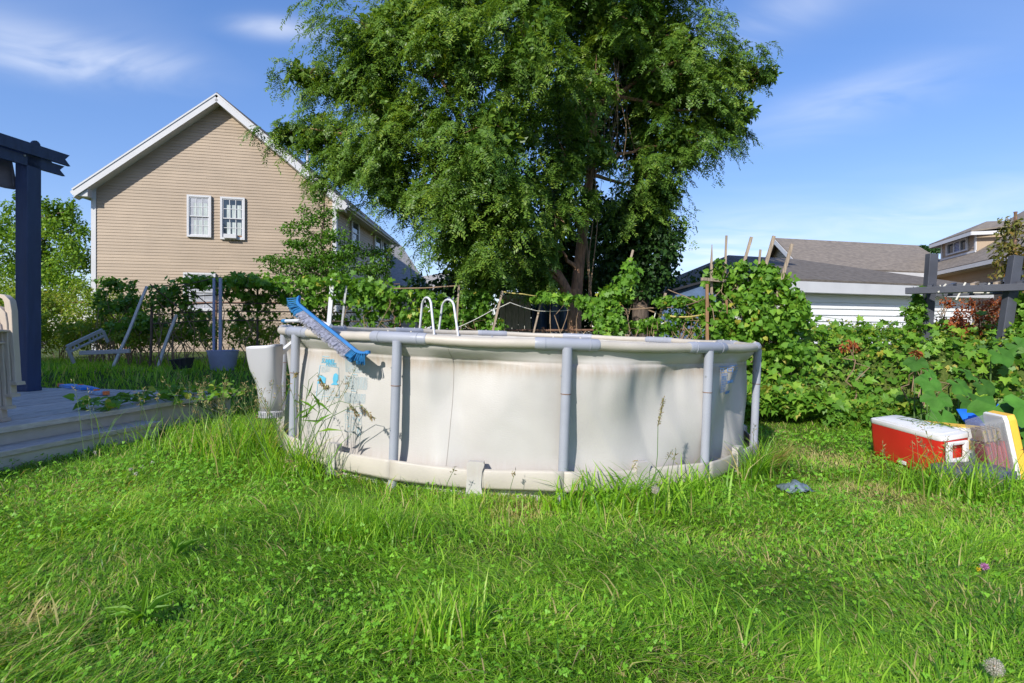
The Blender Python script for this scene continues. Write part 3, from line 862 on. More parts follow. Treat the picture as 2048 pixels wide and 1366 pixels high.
# ------------------------------------------------------------------ pool
PC = np.array((.05, 5.86, 0)); RR = 2.29; RIM = 1.018; TR = .033
pool = thing('frame_pool', 'round above-ground pool with cream liner and grey steel frame', 'swimming pool', (0, 0, 0))
def pol(r, th, z): return np.array((r * math.sin(th), -r * math.cos(th), z))
LEGS = [R(a) for a in (-78, -49.5, -21, 7.4, 36, 64.5)]
LEGS += [R(64.5 + 217.5 / 7 * k) for k in range(1, 7)]
def nearest_leg(th):
    d_ = np.full(np.shape(th), 9.0)
    for a in LEGS:
        q = np.abs((th - a + math.pi) % (2 * math.pi) - math.pi); d_ = np.minimum(d_, q)
    return d_
def wall_r(th, z):
    th = np.asarray(th, float); z = np.asarray(z, float)
    r = 2.228 + .042 * sst(.90, .985, z) + .012 * sst(.30, .05, z)
    s = th * 2.24
    body = sst(.0, .22, z) * (1 - sst(.84, .96, z))
    r = r + body * .165 * (vnoise(s * 1.9 - z * 1.5, z * .9 + s * .2, 21) - .5)
    r = r + body * .085 * (vnoise(s * 3.8 + z * .8, z * .8, 22) - .5)
    rg_ = 1 - 2 * np.abs(vnoise(s * 1.7 + z * 1.1, z * .5 - s * .1, 27) - .5)
    r = r + body * .012 * sst(-.2, .5, s) * rg_ ** 3
    rg_ = 1 - 2 * np.abs(vnoise(s * 2.6 + z * .7, z * .45 - s * .1, 28) - .5)
    r = r - body * .010 * rg_ ** 3
    r = r + body * sst(.35, .9, z) * .022 * (vnoise(s * 11, z * 1.2, 23) - .5)
    r = r + (1 - sst(.80, .93, z)) * sst(.0, .1, z) * .004 * (vnoise(s * 7 + z * 9, z * 8 - s * 2, 26) - .5)
    r = r + .018 * sst(.88, .93, z) * (1 - sst(.965, 1, z)) * (vnoise(s * 3.6, z * 6, 24) - .3)
    # horizontal welded seam under the sleeve
    r = r - .010 * np.exp(-((z - .893 + .01 * (vnoise(s * 2, 0 * s, 25) - .5)) / .007) ** 2)
    return r
NT, NZ = 720, 50
tt = np.linspace(-math.pi, math.pi, NT, endpoint=False)
zs = np.concatenate((np.linspace(-.03, .84, 32), np.linspace(.855, 1.0, 18)))
TT, ZZ = np.meshgrid(tt, zs)
rw = wall_r(TT, ZZ)
WV = np.stack([rw * np.sin(TT), -rw * np.cos(TT), ZZ], -1).reshape(-1, 3)
i0 = (np.arange(NZ - 1)[:, None] * NT + np.arange(NT)[None]).ravel()
i1 = (np.arange(NZ - 1)[:, None] * NT + (np.arange(NT)[None] + 1) % NT).ravel()
WF = np.stack([i0, i1, i1 + NT, i0 + NT], 1)
m, t, p = nodes_mat('cream_pool_vinyl')
L = t.links.new
co = t.nodes.new('ShaderNodeTexCoord'); sx = t.nodes.new('ShaderNodeSeparateXYZ'); L(co.outputs['Object'], sx.inputs[0])
def mth(op, a, b=0.0):
    n = t.nodes.new('ShaderNodeMath'); n.operation = op
    for i, v in enumerate((a, b)):
        if isinstance(v, (int, float)): n.inputs[i].default_value = v
        else: L(v, n.inputs[i])
    return n.outputs[0]
ang = mth('MULTIPLY', mth('ARCTAN2', sx.outputs[0], mth('MULTIPLY', sx.outputs[1], -1.0)), 2.24)
cb = t.nodes.new('ShaderNodeCombineXYZ'); L(mth('MULTIPLY', ang, 14.0), cb.inputs[0]); L(mth('MULTIPLY', sx.outputs[2], 2.2), cb.inputs[1])
st = t.nodes.new('ShaderNodeTexNoise'); st.inputs['Scale'].default_value = 2.2; st.inputs['Detail'].default_value = 6; st.inputs['Roughness'].default_value = .65; L(cb.outputs[0], st.inputs['Vector'])
def bump_z(z0, wd):   # rust runs hang below the seam and above the strap
    q = mth('MULTIPLY', mth('SUBTRACT', sx.outputs[2], z0), 1 / wd)
    return mth('POWER', 2.718, mth('MULTIPLY', mth('MULTIPLY', q, q), -1.0))
big = t.nodes.new('ShaderNodeTexNoise'); big.inputs['Scale'].default_value = .9; big.inputs['Detail'].default_value = 3
cb2 = t.nodes.new('ShaderNodeCombineXYZ'); L(ang, cb2.inputs[0]); L(cb2.outputs[0], big.inputs['Vector'])
stain = mth('MULTIPLY', mth('ADD', bump_z(.85, .045), mth('MULTIPLY', bump_z(.19, .06), .45)), mth('MULTIPLY', mth('SUBTRACT', st.outputs[0], .22), mth('MULTIPLY', big.outputs[0], 2.8)))
stain = mth('MINIMUM', mth('MAXIMUM', stain, 0.0), .75)
nz_ = t.nodes.new('ShaderNodeTexNoise'); nz_.inputs['Scale'].default_value = 3; nz_.inputs['Detail'].default_value = 5; L(co.outputs['Object'], nz_.inputs['Vector'])
rv = t.nodes.new('ShaderNodeValToRGB'); rv.color_ramp.elements[0].position, rv.color_ramp.elements[1].position = .3, .7
rv.color_ramp.elements[0].color, rv.color_ramp.elements[1].color = (.445, .425, .40, 1), (.49, .472, .448, 1)
L(nz_.outputs[0], rv.inputs[0])
mx = t.nodes.new('ShaderNodeMix'); mx.data_type = 'RGBA'; L(stain, mx.inputs[0]); L(rv.outputs[0], mx.inputs[6]); mx.inputs[7].default_value = (.33, .235, .15, 1)
L(mx.outputs[2], p.inputs['Base Color'])
p.inputs['Roughness'].default_value = .5; p.inputs['Specular IOR Level'].default_value = .35
wv = t.nodes.new('ShaderNodeTexNoise'); wv.inputs['Scale'].default_value = 60; wv.inputs['Detail'].default_value = 2
mp_ = t.nodes.new('ShaderNodeMapping'); mp_.inputs['Scale'].default_value = (1, 1, 3); L(co.outputs['Object'], mp_.inputs[0]); L(mp_.outputs[0], wv.inputs['Vector'])
bp = t.nodes.new('ShaderNodeBump'); bp.inputs['Strength'].default_value = .12; bp.inputs['Distance'].default_value = .01; L(wv.outputs[0], bp.inputs['Height']); L(bp.outputs[0], p.inputs['Normal'])
M['liner'] = m
M['frame'] = mat('powder_coated_steel', (.315, .332, .385), .42, .07, 5, .04, 90, dirt=((.36, .35, .38), 8, .62, .5))
M['sleeve'] = mat('cream_sleeve_vinyl', (.47, .43, .37), .5, .08, 5, .08, 70, dirt=((.42, .35, .27), 7, .62, .5))
M['ink_pale'] = mat('pale_blue_print', (.30, .47, .55), .6, .15, 20)
M['ink'] = mat('light_blue_print', (.10, .40, .58), .6, .15, 20)
M['ink2'] = mat('blue_print', (.10, .24, .55), .6, .15, 20)
lw = mesh('liner_wall', WV, WF, m, pool, False)
lw.data.polygons.foreach_set('use_smooth', np.ones(len(lw.data.polygons), bool))
MB().lathe([(.0001, .0), (2.2, .0)], 64).build('liner_floor', M['liner'], pool)
# rails, joints, legs, straps
JH = R(5.0)
order = sorted(LEGS)
for k, a in enumerate(order):
    b = order[(k + 1) % 12] + (2 * math.pi if k == 11 else 0)
    pts = [pol(RR, a + JH + (b - a - 2 * JH) * i / 14, RIM - .006 * math.sin(math.pi * i / 14)) for i in range(15)]
    MB().tube(pts, [TR * (1 + .03 * math.sin(i * 2.1 + k)) for i in range(15)], 14).build('top_rail', M['sleeve'], pool, True)
    jt = MB().tube([pol(RR, a + JH * q, RIM) for q in (-1.06, -1.0, -.5, 0, .5, 1.0, 1.06)], [TR + .002, TR + .0065, TR + .0065, TR + .0065, TR + .0065, TR + .0065, TR + .002], 16).build('rail_joint', M['frame'], pool, True)
    for q in (-.74, .74):
        MB().tube([pol(RR, a + JH * q - .0015, RIM), pol(RR, a + JH * q + .0015, RIM)], TR + .009, 16).build('collar', M['frame'], jt, True)
    for q in (-.45, .45):
        MB().tube([pol(RR - .01, a + JH * q, RIM + TR - .002), pol(RR - .01, a + JH * q, RIM + TR + .014)], [.010, .006], 8).build('pin', M['sleeve'], jt, True)
    MB().tube([pol(RR + .012, a, RIM - TR - .28), pol(RR + .012, a, RIM - TR + .012)], .0335, 16).build('leg_socket', M['frame'], jt, True)
    lg = MB().tube([pol(RR + .012, a, -.06), pol(RR + .012, a, RIM - TR - .281)], .0315, 16).build('leg', M['frame'], pool, True)
    MB().tube([pol(RR + .012, a, RIM - TR - .284), pol(RR + .012, a, RIM - TR - .279)], .0345, 16).build('leg_seam', M['rust'], lg, True)
    MB().tube([pol(RR + .012, a - .0135, RIM - .20), pol(RR + .020, a - .0165, RIM - .20)], .006, 8).build('pin', M['galv'], lg, True)
    # strap: flat band running outside the legs, straight from leg to leg
    p0, p1 = pol(RR + .049, a, 0), pol(RR + .049, b, 0)
    n_ = unit((p0 + p1) / 2)
    V, F = [], []
    ns = 16
    for i in range(ns + 1):
        q = i / ns; c = lerp(p0, p1, q) + n_ * .012 * math.sin(math.pi * q)
        dz = -.012 * math.sin(math.pi * q) + .004 * math.sin(7 * q + k)
        for (o_, z_) in ((0, .085), (.010, .105), (.012, .155), (.009, .20), (0, .218)): V.append(c + n_ * (o_ * (.4 + .6 * math.sin(math.pi * q))) + Z * (z_ + dz))
    for i in range(ns):
        for j in range(4): F.append((i * 5 + j, i * 5 + 5 + j, i * 5 + 6 + j, i * 5 + 1 + j))
    so = mesh('strap', V, F, M['sleeve'], pool, True)
    md = so.modifiers.new('thick', 'SOLIDIFY'); md.thickness = .005
    # welded loop that holds the strap at mid panel
    th = (a + b) / 2
    c = lerp(p0, p1, .5) + n_ * .0265
    s_ = unit(np.cross(Z, n_))
    prof = [(-.055, .02), (-.05, .15), (-.055, .235), (-.045, .25), (.055, .25), (.062, .235), (.048, .19), (.045, .10), (.058, .03)]
    MB().loft([[c + s_ * x + Z * z_ for x, z_ in prof], [c + s_ * x + Z * z_ + n_ * .005 for x, z_ in prof]]).build('strap_loop', M['liner'], pool)
    MB().loft([[c + s_ * x - n_ * .045 + Z * z_ for x, z_ in prof[:1] + prof[3:5] + prof[8:]], [c + s_ * x - n_ * .001 + Z * z_ for x, z_ in prof[:1] + prof[3:5] + prof[8:]]], caps=False).build('strap_loop', M['liner'], pool)
# vertical liner seam
LIFT = [.004]
def on_wall(th, z, off=None): return pol(float(wall_r(th, z)) + (LIFT[0] if off is None else off), th, z)
for s_th in (-12.2,):
    MB().tube([on_wall(R(s_th) + .004 * math.sin(z * 3), z, .0005) for z in np.linspace(.02, .98, 40)], .0022, 5).build('liner_seam', mat('grey_weld', (.34, .31, .28), .7), pool, True)

# print on the liner: mapped from the photograph's pixels to angle and height on the wall
RX = R(.68); RY = R(2.05)
def pix_wall(px, py):
    k, h_ = (px - 1024) / FOC, -(py - HOR) / FOC
    # ray (k t, t, EYE + h t) against the cylinder
    a = k * k + 1; b = -2 * (k * PC[0] + PC[1]); c = PC[0] ** 2 + PC[1] ** 2 - 2.24 ** 2
    t_ = (-b - math.sqrt(max(b * b - 4 * a * c, 0))) / (2 * a)
    x, y = k * t_ - PC[0], t_ - PC[1]
    z = EYE + h_ * t_
    z = z + x * math.tan(RY) - y * math.tan(RX)
    return math.atan2(x, -y), z
def patch(mb, th0, z0, th1, z1, th2, z2, th3, z3, n=3):
    """small flat mark laid on the wall (corners in order)"""
    V = []
    for i in range(n + 1):
        q = i / n
        for (a, b) in (((th0, z0), (th1, z1)), ((th3, z3), (th2, z2))):
            V.append(on_wall(a[0] * (1 - q) + b[0] * q, a[1] * (1 - q) + b[1] * q))
    mb.add(V, [(2 * i, 2 * i + 2, 2 * i + 3, 2 * i + 1) for i in range(n)])
def mark(mb, x0, y0, x1, y1, sk=0.0, n=3):
    """rectangle by pixels; sk: how far the right side is lowered"""
    q = [pix_wall(x0, y1), pix_wall(x1, y1 + sk), pix_wall(x1, y0 + sk), pix_wall(x0, y0)]
    patch(mb, *q[0], *q[1], *q[2], *q[3], n=n)
def frame_mark(mb, x0, y0, x1, y1, sk, w_=.9):
    mark(mb, x0, y0, x1, y0 + w_, sk); mark(mb, x0, y1 - w_, x1, y1, sk)
    mark(mb, x0, y0, x0 + w_, y1, 0, 1); mark(mb, x1 - w_, y0 + sk, x1, y1 + sk, 0, 1)
def poly_mark(mb, pts):
    mb.add([on_wall(*pix_wall(*q)) for q in pts], [tuple(range(len(pts)))[::-1]])
def lettering(text, x0, y0, x1, y1, sk, m_, shear=.25):
    cu = bpy.data.curves.new('t', 'FONT'); cu.body = text; cu.shear = shear; cu.offset = .012
    o = bpy.data.objects.new('t', cu); col.objects.link(o)
    me = bpy.data.meshes.new_from_object(o.evaluated_get(bpy.context.evaluated_depsgraph_get()))
    V = np.array([v.co[:] for v in me.vertices]); F = [tuple(f.vertices) for f in me.polygons]
    bpy.data.objects.remove(o); bpy.data.curves.remove(cu); bpy.data.meshes.remove(me)
    lo, hi = V.min(0), V.max(0)
    q = (V - lo) / np.maximum(hi - lo, 1e-6)
    P = [on_wall(*pix_wall(x0 + (x1 - x0) * a, y1 + (y0 - y1) * b + sk * a), .0035) for a, b in q[:, :2]]
    return mesh('printed_name', P, F, m_, pool)
lettering('SUMMER', 631, 716, 652, 725.5, 3, M['ink'])
lettering('WAVES', 638, 723.5, 657, 732, 3, M['ink'])
pr = MB()
rt = random.Random(3)
mark(pr, 631, 711.5, 642, 713, 1)
frame_mark(pr, 629, 730, 662, 792, 5)
def words(x0, y0, x1, rows, step, sk, first=True):
    for r_ in range(rows):
        y = y0 + r_ * step; x = x0
        end = x1 if r_ < rows - 1 else x0 + (x1 - x0) * .6
        while x < end:
            w_ = rt.uniform(2.5, 7); w_ = min(w_, end - x)
            o_ = sk * (x - x0) / (x1 - x0)
            mark(pr, x, y + o_, x + w_, y + o_ + .62, sk * w_ / (x1 - x0), 1); x += w_ + 1.1
words(632, 734, 645, 5, 2.3, 1.5); words(631, 775, 655, 6, 2.6, 3)
words(628, 795, 640, 3, 2.4, 1); words(643, 797, 654, 3, 2.4, 1)
for (y0, rows, x0, x1) in ((719, 12, 679, 725), (751.5, 13, 676, 721), (785.5, 10, 672, 719)):
    words(x0, y0, x1, rows, 2.15, 5)
for (x, y) in ((694, 715.5), (691, 748.5), (688, 781.5)): mark(pr, x, y, x + 11, y + 1.6, 1.2)
mark(pr, 672, 823, 715, 824.2, 5)
pic = MB()
poly_mark(pic, [(629, 767), (629.5, 752), (634, 750), (640, 756), (640, 768)])
pic.build('printed_picture', M['ink'], pool); pic = MB()
poly_mark(pic, [(648, 770), (652, 766), (650.5, 758), (652, 749), (656, 746.5), (660, 750), (660, 760), (657.5, 766), (662, 771)])
pic.build('printed_picture', M['ink'], pool)
for j, (yy, row) in enumerate(((830, (671, 686, 702)), (850, (671, 686, 704)))):
    for i, xx in enumerate(row):
        o_ = (xx - 671) * .12
        if j == 1 and i == 2: continue
        frame_mark(pr, xx, yy + o_, xx + 12, yy + 16 + o_, 1.2, .45)
        for q in range(6):
            ax, ay = xx + rt.uniform(3, 8), yy + o_ + rt.uniform(3, 11)
            mark(pr, ax, ay, ax + rt.uniform(1, 3), ay + rt.uniform(.8, 2.2), 0, 1)
for k in range(20):
    a, b = 2 * math.pi * k / 20, 2 * math.pi * (k + 1) / 20
    cxx, cyy = 709, 866
    poly_mark(pr, [(cxx + 5 * math.cos(a), cyy + 7.4 * math.sin(a)), (cxx + 5 * math.cos(b), cyy + 7.4 * math.sin(b)), (cxx + 4 * math.cos(b), cyy + 6.2 * math.sin(b)), (cxx + 4 * math.cos(a), cyy + 6.2 * math.sin(a))][::-1])
poly_mark(pr, [(705.6, 862), (706.6, 861), (712.6, 870), (711.6, 871)])
pr.build('printed_warning', M['ink_pale'], pool)['kind'] = 'stuff'
LIFT[0] = .011
pr = MB()
for r_ in range(8):
    for (a, b) in ((1447, 1458), (1462, 1478)):
        if r_ > 4 and a > 1450: continue
        words_y = 748 + r_ * 5 - (a - 1447) * .3
        for q in range(2): mark(pr, a, words_y + q * 2.2, b, words_y + q * 2.2 + 1.1, -2, 1)
mark(pr, 1444, 733, 1480, 734, -4, 2)
for xx in (1449, 1460, 1474): frame_mark(pr, xx - 3, 737 - (xx - 1449) * .1, xx + 3, 744 - (xx - 1449) * .1, 0, .9)
mark(pr, 1459, 762, 1468, 768, -3, 1); mark(pr, 1460, 784, 1470, 790, -3, 1)
pr.build('printed_warning', M['ink2'], pool)['kind'] = 'stuff'
pool.scale = (.985, .985, 1); pool.location = PC + np.array((-.025, 0, 0)); pool.rotation_euler = (RX, RY, 0)
ORG[pool.name] = np.zeros(3)

# ------------------------------------------------------------------ pool ladder
ld = thing('pool_ladder', 'pale grey tubular A-frame pool ladder over the far rim', 'ladder', (-1.05, 7.95, 0))
def hoop(px0, Y0, pxt, pyt, px1, Y1):
    a, b = at(px0, 668, Y0), at(px1, 668, Y1); tp = at(pxt, pyt, (Y0 + Y1) / 2)
    zt = tp[2]; mid = (a + b) / 2; pts = [np.array((*(a + (a - mid) * .25)[:2], .08))]
    h2 = (b - a) / 2; h2[2] = 0
    pts.append(np.array((*(mid - h2 * .95)[:2], 1.05)))
    for i in range(9):
        q = math.pi * i / 8
        pts.append(np.array((*(mid - h2 * .62 * math.cos(q))[:2], zt - .14 + .14 * math.sin(q))))
    pts.append(np.array((*(mid + h2 * .95)[:2], 1.05))); pts.append(np.array((*(b + (b - mid) * .25)[:2], .05)))
    MB().tube(pts, .0165, 10).build('side_rail', M['galv_w'], ld, True)
    return pts
M['galv_w'] = mat('pale_grey_tube', (.62, .63, .66), .4, .06, 6)
h1 = hoop(838, 8.35, 849, 595, 869, 7.75); h2_ = hoop(876, 8.55, 899, 599, 917, 7.9)
for s_ in (0, -1):
    for q in (.25, .5, .75):
        i, j = (0, 1) if s_ == 0 else (-1, -2)
        MB().beam(lerp(h1[i], h1[j], q), lerp(h2_[i], h2_[j], q), .07, .025).build('step', M['galv_w'], ld)

# ------------------------------------------------------------------ skimmer on the pool's left side
sk = thing('skimmer', 'white funnel-shaped skimmer housing hung beside the leftmost front pool leg', 'skimmer', (-2.04, 4.55, .3))
M['sk'] = mat('white_plastic', (.40, .397, .41), .4, .04, 5, dirt=((.5, .48, .44), 7, .66, .4))
rings = []
prof = [(.945, -1.978, .114, .105, 5), (.93, -1.978, .113, .105, 5), (.85, -1.974, .108, .102, 5), (.77, -1.966, .101, .1, 4), (.71, -1.955, .092, .095, 3), (.65, -1.945, .085, .088, 2), (.55, -1.935, .081, .08, 2), (.435, -1.928, .078, .076, 2)]
for (z, cx_, ax, ay, e) in prof:
    rg_ = []
    for k in range(32):
        a = 2 * math.pi * k / 32; c_, s_ = math.cos(a), math.sin(a)
        rg_.append(np.array((cx_ + ax * math.copysign(abs(c_) ** (2 / e), c_), 4.55 + ay * math.copysign(abs(s_) ** (2 / e), s_), z + .012 * (c_ if z > .9 else 0))))
    rings.append(rg_)
hb = MB().loft(rings, caps=False).build('housing', M['sk'], sk, True)
md = hb.modifiers.new('thick', 'SOLIDIFY'); md.thickness = .008; md.offset = -1
lip = MB().tube([q + Z * .002 for q in rings[0]] + [rings[0][0] + Z * .002], .006, 6).build('lip', M['galv_w'], sk, True)
cp = MB()
for k in range(36):
    a = 2 * math.pi * k / 36
    c = np.array((-1.925 + .09 * math.cos(a), 4.55 + .09 * math.sin(a), .41)); o_ = np.array((math.cos(a), math.sin(a), 0)); s_ = np.array((-math.sin(a), math.cos(a), 0))
    cp.hexa([c + o_ * x + s_ * y + Z * z for z in (-.025, .018) for (x, y) in ((-.004, -.0055), (.007, -.0045), (.007, .0045), (-.004, .0055))])
cp.build('grip_ridges', M['sk'], sk)
MB().lathe([(.001, -.03), (.084, -.03), (.09, -.022), (.09, .018), (.08, .03), (.072, .035)], 36, (-1.925, 4.55, .41)).build('cap', M['sk'], sk, True)
MB().box((-1.985, 4.487, .50), (-1.96, 4.497, .57)).build('label_sticker', M['blue_tub'], sk)
MB().beam((-1.93, 4.66, .86), (-1.84, 4.80, .98), .05, .03).build('bracket', M['galv_w'], sk)


# ------------------------------------------------------------------ pool brush and pole
br = thing('pool_brush', 'long blue pool brush with pale bristles resting on the rim', 'brush', (-1.25, 3.85, .88))
A_, B_ = np.array((-1.515, 3.95, 1.270)), np.array((-.985, 3.76, .890))
bd = unit(B_ - A_)
down = unit(np.array((-.52, -.42, -.72)) - bd * np.dot(np.array((-.52, -.42, -.72)), bd))
wide = unit(np.cross(bd, down))
LB = np.linalg.norm(B_ - A_)
bb = mat('brush_blue', (.02, .16, .42), .35, .12, 10); bt = mat('bristle_blue', (.03, .20, .43), .6, .3, 40); bw_ = mat('bristle_white', (.37, .37, .44), .7, .45, 60)
def bar(q): 
    e = max(0, abs(q - .5) * 2 - .82) / .18
    return A_ + bd * LB * q - down * .045 * e * e * (1 if q < .5 else .8) + down * .0
rings = []
for i in range(25):
    q = i / 24; c = bar(q); w_ = .030 * (1 - .35 * max(0, abs(q - .5) * 2 - .8) / .2)
    rings.append([c + wide * w_ * a - down * .012 * b for a, b in ((-1, -1), (1, -1), (1, .6), (.6, 1.2), (-.6, 1.2), (-1, .6))])
MB().loft(rings).build('back', bb, br, True)
MB().lathe([(.001, 0), (.02, 0), (.018, .02), (.001, .022)], 12, bar(1) + np.array((.005, 0, .0))).build('bumper', bb, br, True)
rb = random.Random(5)
blue, blue2, wht = MB(), MB(), MB()
for i in range(58):
    q = (i + .5) / 58
    for r_ in (-1, 0, 1):
        c = bar(q) + wide * .018 * r_ + down * .008
        tgt = blue if q < .17 else blue2 if q > .86 else wht
        lean = bd * ((q - .5) * 2 * (.9 if (q < .1 or q > .93) else .12))
        for s_ in range(5):
            d_ = unit(down + wide * (.22 * r_ + rb.uniform(-.12, .12)) + bd * rb.uniform(-.09, .09) + lean * .8)
            ln = rb.uniform(.050, .072) * (1.05 if tgt is wht else .95)
            e = c + d_ * ln; w_ = .0026
            tgt.add([c + bd * w_, c - bd * w_ + wide * w_, c - bd * w_ - wide * w_, e + bd * w_ * 1.2, e - bd * w_ + wide * w_ * 1.2, e - bd * w_ - wide * w_ * 1.2],
                    [(0, 1, 4, 3), (1, 2, 5, 4), (2, 0, 3, 5), (3, 4, 5)])
for b_, n_, m__ in ((blue, 'blue_bristles', bt), (blue2, 'blue_bristles', bt), (wht, 'white_bristles', bw_)): b_.build(n_, m__, br)['kind'] = 'stuff'
tipp = at(566, 642, 4.85)
rp0 = np.array((-1.40, 4.02, 1.142))
MB().tube([bar(.5) - down * .03, rp0, lerp(rp0, tipp, .9)], .014, 10).build('pole', M['galv_w'], br, True)
MB().tube([lerp(rp0, tipp, .88), tipp], .017, 10).build('pole_grip', bt, br, True)
# ------------------------------------------------------------------ leaves
SH = {
 'diamond': [(0, 0, 0), (.5, .42, 0.09), (0, 1, -0.108), (-.5, .42, 0.09)],
 'oval': [(0, 0, 0), (.38, .22, 0.09), (.46, .5, 0.108), (0, 1, -0.18), (-.46, .5, 0.108), (-.38, .22, 0.09)],
 'heart': [(0, .1, 0), (.28, 0, 0.054), (.5, .2, 0.108), (.4, .55, 0.09), (0, 1, -0.216), (-.4, .55, 0.09), (-.5, .2, 0.108), (-.28, 0, 0.054)],
 'lobed': [(0, .14, 0), (.26, -.02, 0.054), (.52, .2, 0.126), (.36, .36, 0.054), (.5, .62, 0.09), (.2, .6, 0.018), (0, 1, -0.216), (-.2, .6, 0.018), (-.5, .62, 0.09), (-.36, .36, 0.054), (-.52, .2, 0.126), (-.26, -.02, 0.054)],
}
def norm(a): return a / np.maximum(np.linalg.norm(a, axis=-1, keepdims=True), 1e-9)
def leafv(P, D, N, Ln, Wd, shape):
    D = norm(D); S = norm(np.cross(D, N)); N2 = np.cross(S, D)
    T = np.array(SH[shape]); k = len(T)
    curl = rng.uniform(-.6, 1.9, len(P))[:, None, None]
    Ln = np.broadcast_to(Ln, len(P))[:, None, None]; Wd = np.broadcast_to(Wd, len(P))[:, None, None]
    V = P[:, None] + S[:, None] * T[None, :, :1] * Wd + D[:, None] * T[None, :, 1:2] * Ln + N2[:, None] * T[None, :, 2:3] * Ln * curl
    return V.reshape(-1, 3), k
def leaves(name, P, D, N, Ln, Wd, shape, m_, parent=None, var=None, kind='stuff'):
    V, k = leafv(P, D, N, Ln, Wd, shape)
    if var is None: var = rng.random(len(P))
    return polys(name, V, k, m_, parent, var, kind)
def leafmat_obj(name, cols, trans=.32):
    m_ = leafmat(name, cols, trans)
    t_ = m_.node_tree
    a = [n for n in t_.nodes if n.type == 'ATTRIBUTE'][0]
    oi = t_.nodes.new('ShaderNodeObjectInfo')
    for l_ in list(a.outputs['Fac'].links): t_.links.new(oi.outputs['Random'], l_.to_socket)
    return m_
LEAFME = {}
def leaf_objects(parent, P, D, N, Ln, Wd, shape, m_, name='leaf'):
    """single large leaves, each a part, sharing one mesh"""
    key = (shape, m_.name)
    if key not in LEAFME:
        me = bpy.data.meshes.new(name)
        T = SH[shape]; n = len(T)
        V = [(a, b, c) for a, b, c in T] + [(0, .45, -.02)]
        me.from_pydata(V, [], [(k, (k + 1) % n, n) for k in range(n)])
        me.materials.append(m_); LEAFME[key] = me
    from mathutils import Matrix
    D = norm(D); S = norm(np.cross(D, N)); N2 = np.cross(S, D)
    org = ORG[parent.name]
    Ln = np.broadcast_to(Ln, len(P)); Wd = np.broadcast_to(Wd, len(P))
    for i in range(len(P)):
        o = bpy.data.objects.new(name, LEAFME[key])
        s_, d_, n_ = S[i] * Wd[i], D[i] * Ln[i], N2[i] * Ln[i]
        q = P[i] - org
        o.matrix_local = Matrix(((s_[0], d_[0], n_[0], q[0]), (s_[1], d_[1], n_[1], q[1]), (s_[2], d_[2], n_[2], q[2]), (0, 0, 0, 1)))
        col.objects.link(o); o.parent = parent
        ORG[o.name] = org

GREEN = [(0, (.050, .115, .018)), (.35, (.090, .185, .028)), (.7, (.145, .26, .040)), (.93, (.22, .32, .055)), (1, (.42, .38, .06))]
M['locust'] = leafmat('locust_leaf', [(0, (.044, .094, .022)), (.4, (.086, .150, .032)), (.75, (.138, .207, .042)), (1, (.23, .275, .06))], .34, .42)
M['ivy'] = leafmat('ivy_and_shade_leaf', [(0, (.018, .045, .016)), (.5, (.03, .07, .022)), (1, (.055, .10, .03))], .22, .45)  # ivy's own dark green; also paints the shade inside the locust crown
M['vine'] = leafmat('vine_leaf', GREEN, .36, .45)
M['vine_o'] = leafmat_obj('vine_leaf_single', [(0, (.07, .15, .022)), (.4, (.115, .225, .032)), (.75, (.165, .29, .045)), (.95, (.24, .34, .055)), (1, (.46, .40, .06))], .36)
M['weed'] = leafmat('weed_leaf', [(0, (.09, .16, .02)), (.5, (.19, .26, .035)), (.85, (.30, .34, .05)), (1, (.40, .32, .07))], .4, .5)
M['dogwood'] = leafmat('small_tree_leaf', [(0, (.05, .115, .02)), (.6, (.10, .20, .034)), (1, (.19, .28, .05))], .34, .42)
M['fartree'] = leafmat('far_tree_leaf', [(0, (.06, .13, .02)), (.5, (.145, .235, .03)), (1, (.26, .33, .04))], .38, .5)
M['orange'] = leafmat('dry_orange_leaf', [(0, (.22, .055, .02)), (.6, (.40, .11, .035)), (.9, (.45, .18, .05)), (1, (.10, .14, .03))], .3, .6, (1.3, 1, .7))
M['autumn'] = leafmat('olive_red_leaf', [(0, (.10, .12, .025)), (.6, (.22, .20, .05)), (.85, (.30, .16, .04)), (1, (.42, .10, .03))], .35, .5, (1.3, 1.1, .7))
M['squash'] = mat('squash_leaf', (.048, .14, .018), .65, .25, 7, .35, 22, dirt=((.30, .36, .24), 30, .72, .5), spec=.15, each=.35)

def lobe_pts(lobes, n, shell=.6):
    """points in the outer part of ellipsoid lobes; returns points, outward directions, lobe index"""
    lb = np.array([l[:6] for l in lobes], float)
    area = (lb[:, 3] * lb[:, 5] + lb[:, 3] * lb[:, 4] + lb[:, 4] * lb[:, 5]) * np.array([l[6] if len(l) > 6 else 1 for l in lobes])
    idx = rng.choice(len(lb), n, p=area / area.sum())
    d = norm(rng.normal(size=(n, 3)))
    r = (shell + (1.06 - shell) * rng.random(n) ** .7)[:, None]
    r = r * (.82 + .36 * vnoise(d[:, 0] * 3 + idx * 7.3, d[:, 2] * 3 + d[:, 1] * 2, 5)[:, None])
    return lb[idx, :3] + d * lb[idx, 3:6] * r, d, idx
def px_lobe(px, py, Y, rx, ry, rd, wgt=1): 
    c = at(px, py, Y); return (c[0], c[1], c[2], rx * Y / FOC, rd, ry * Y / FOC, wgt)

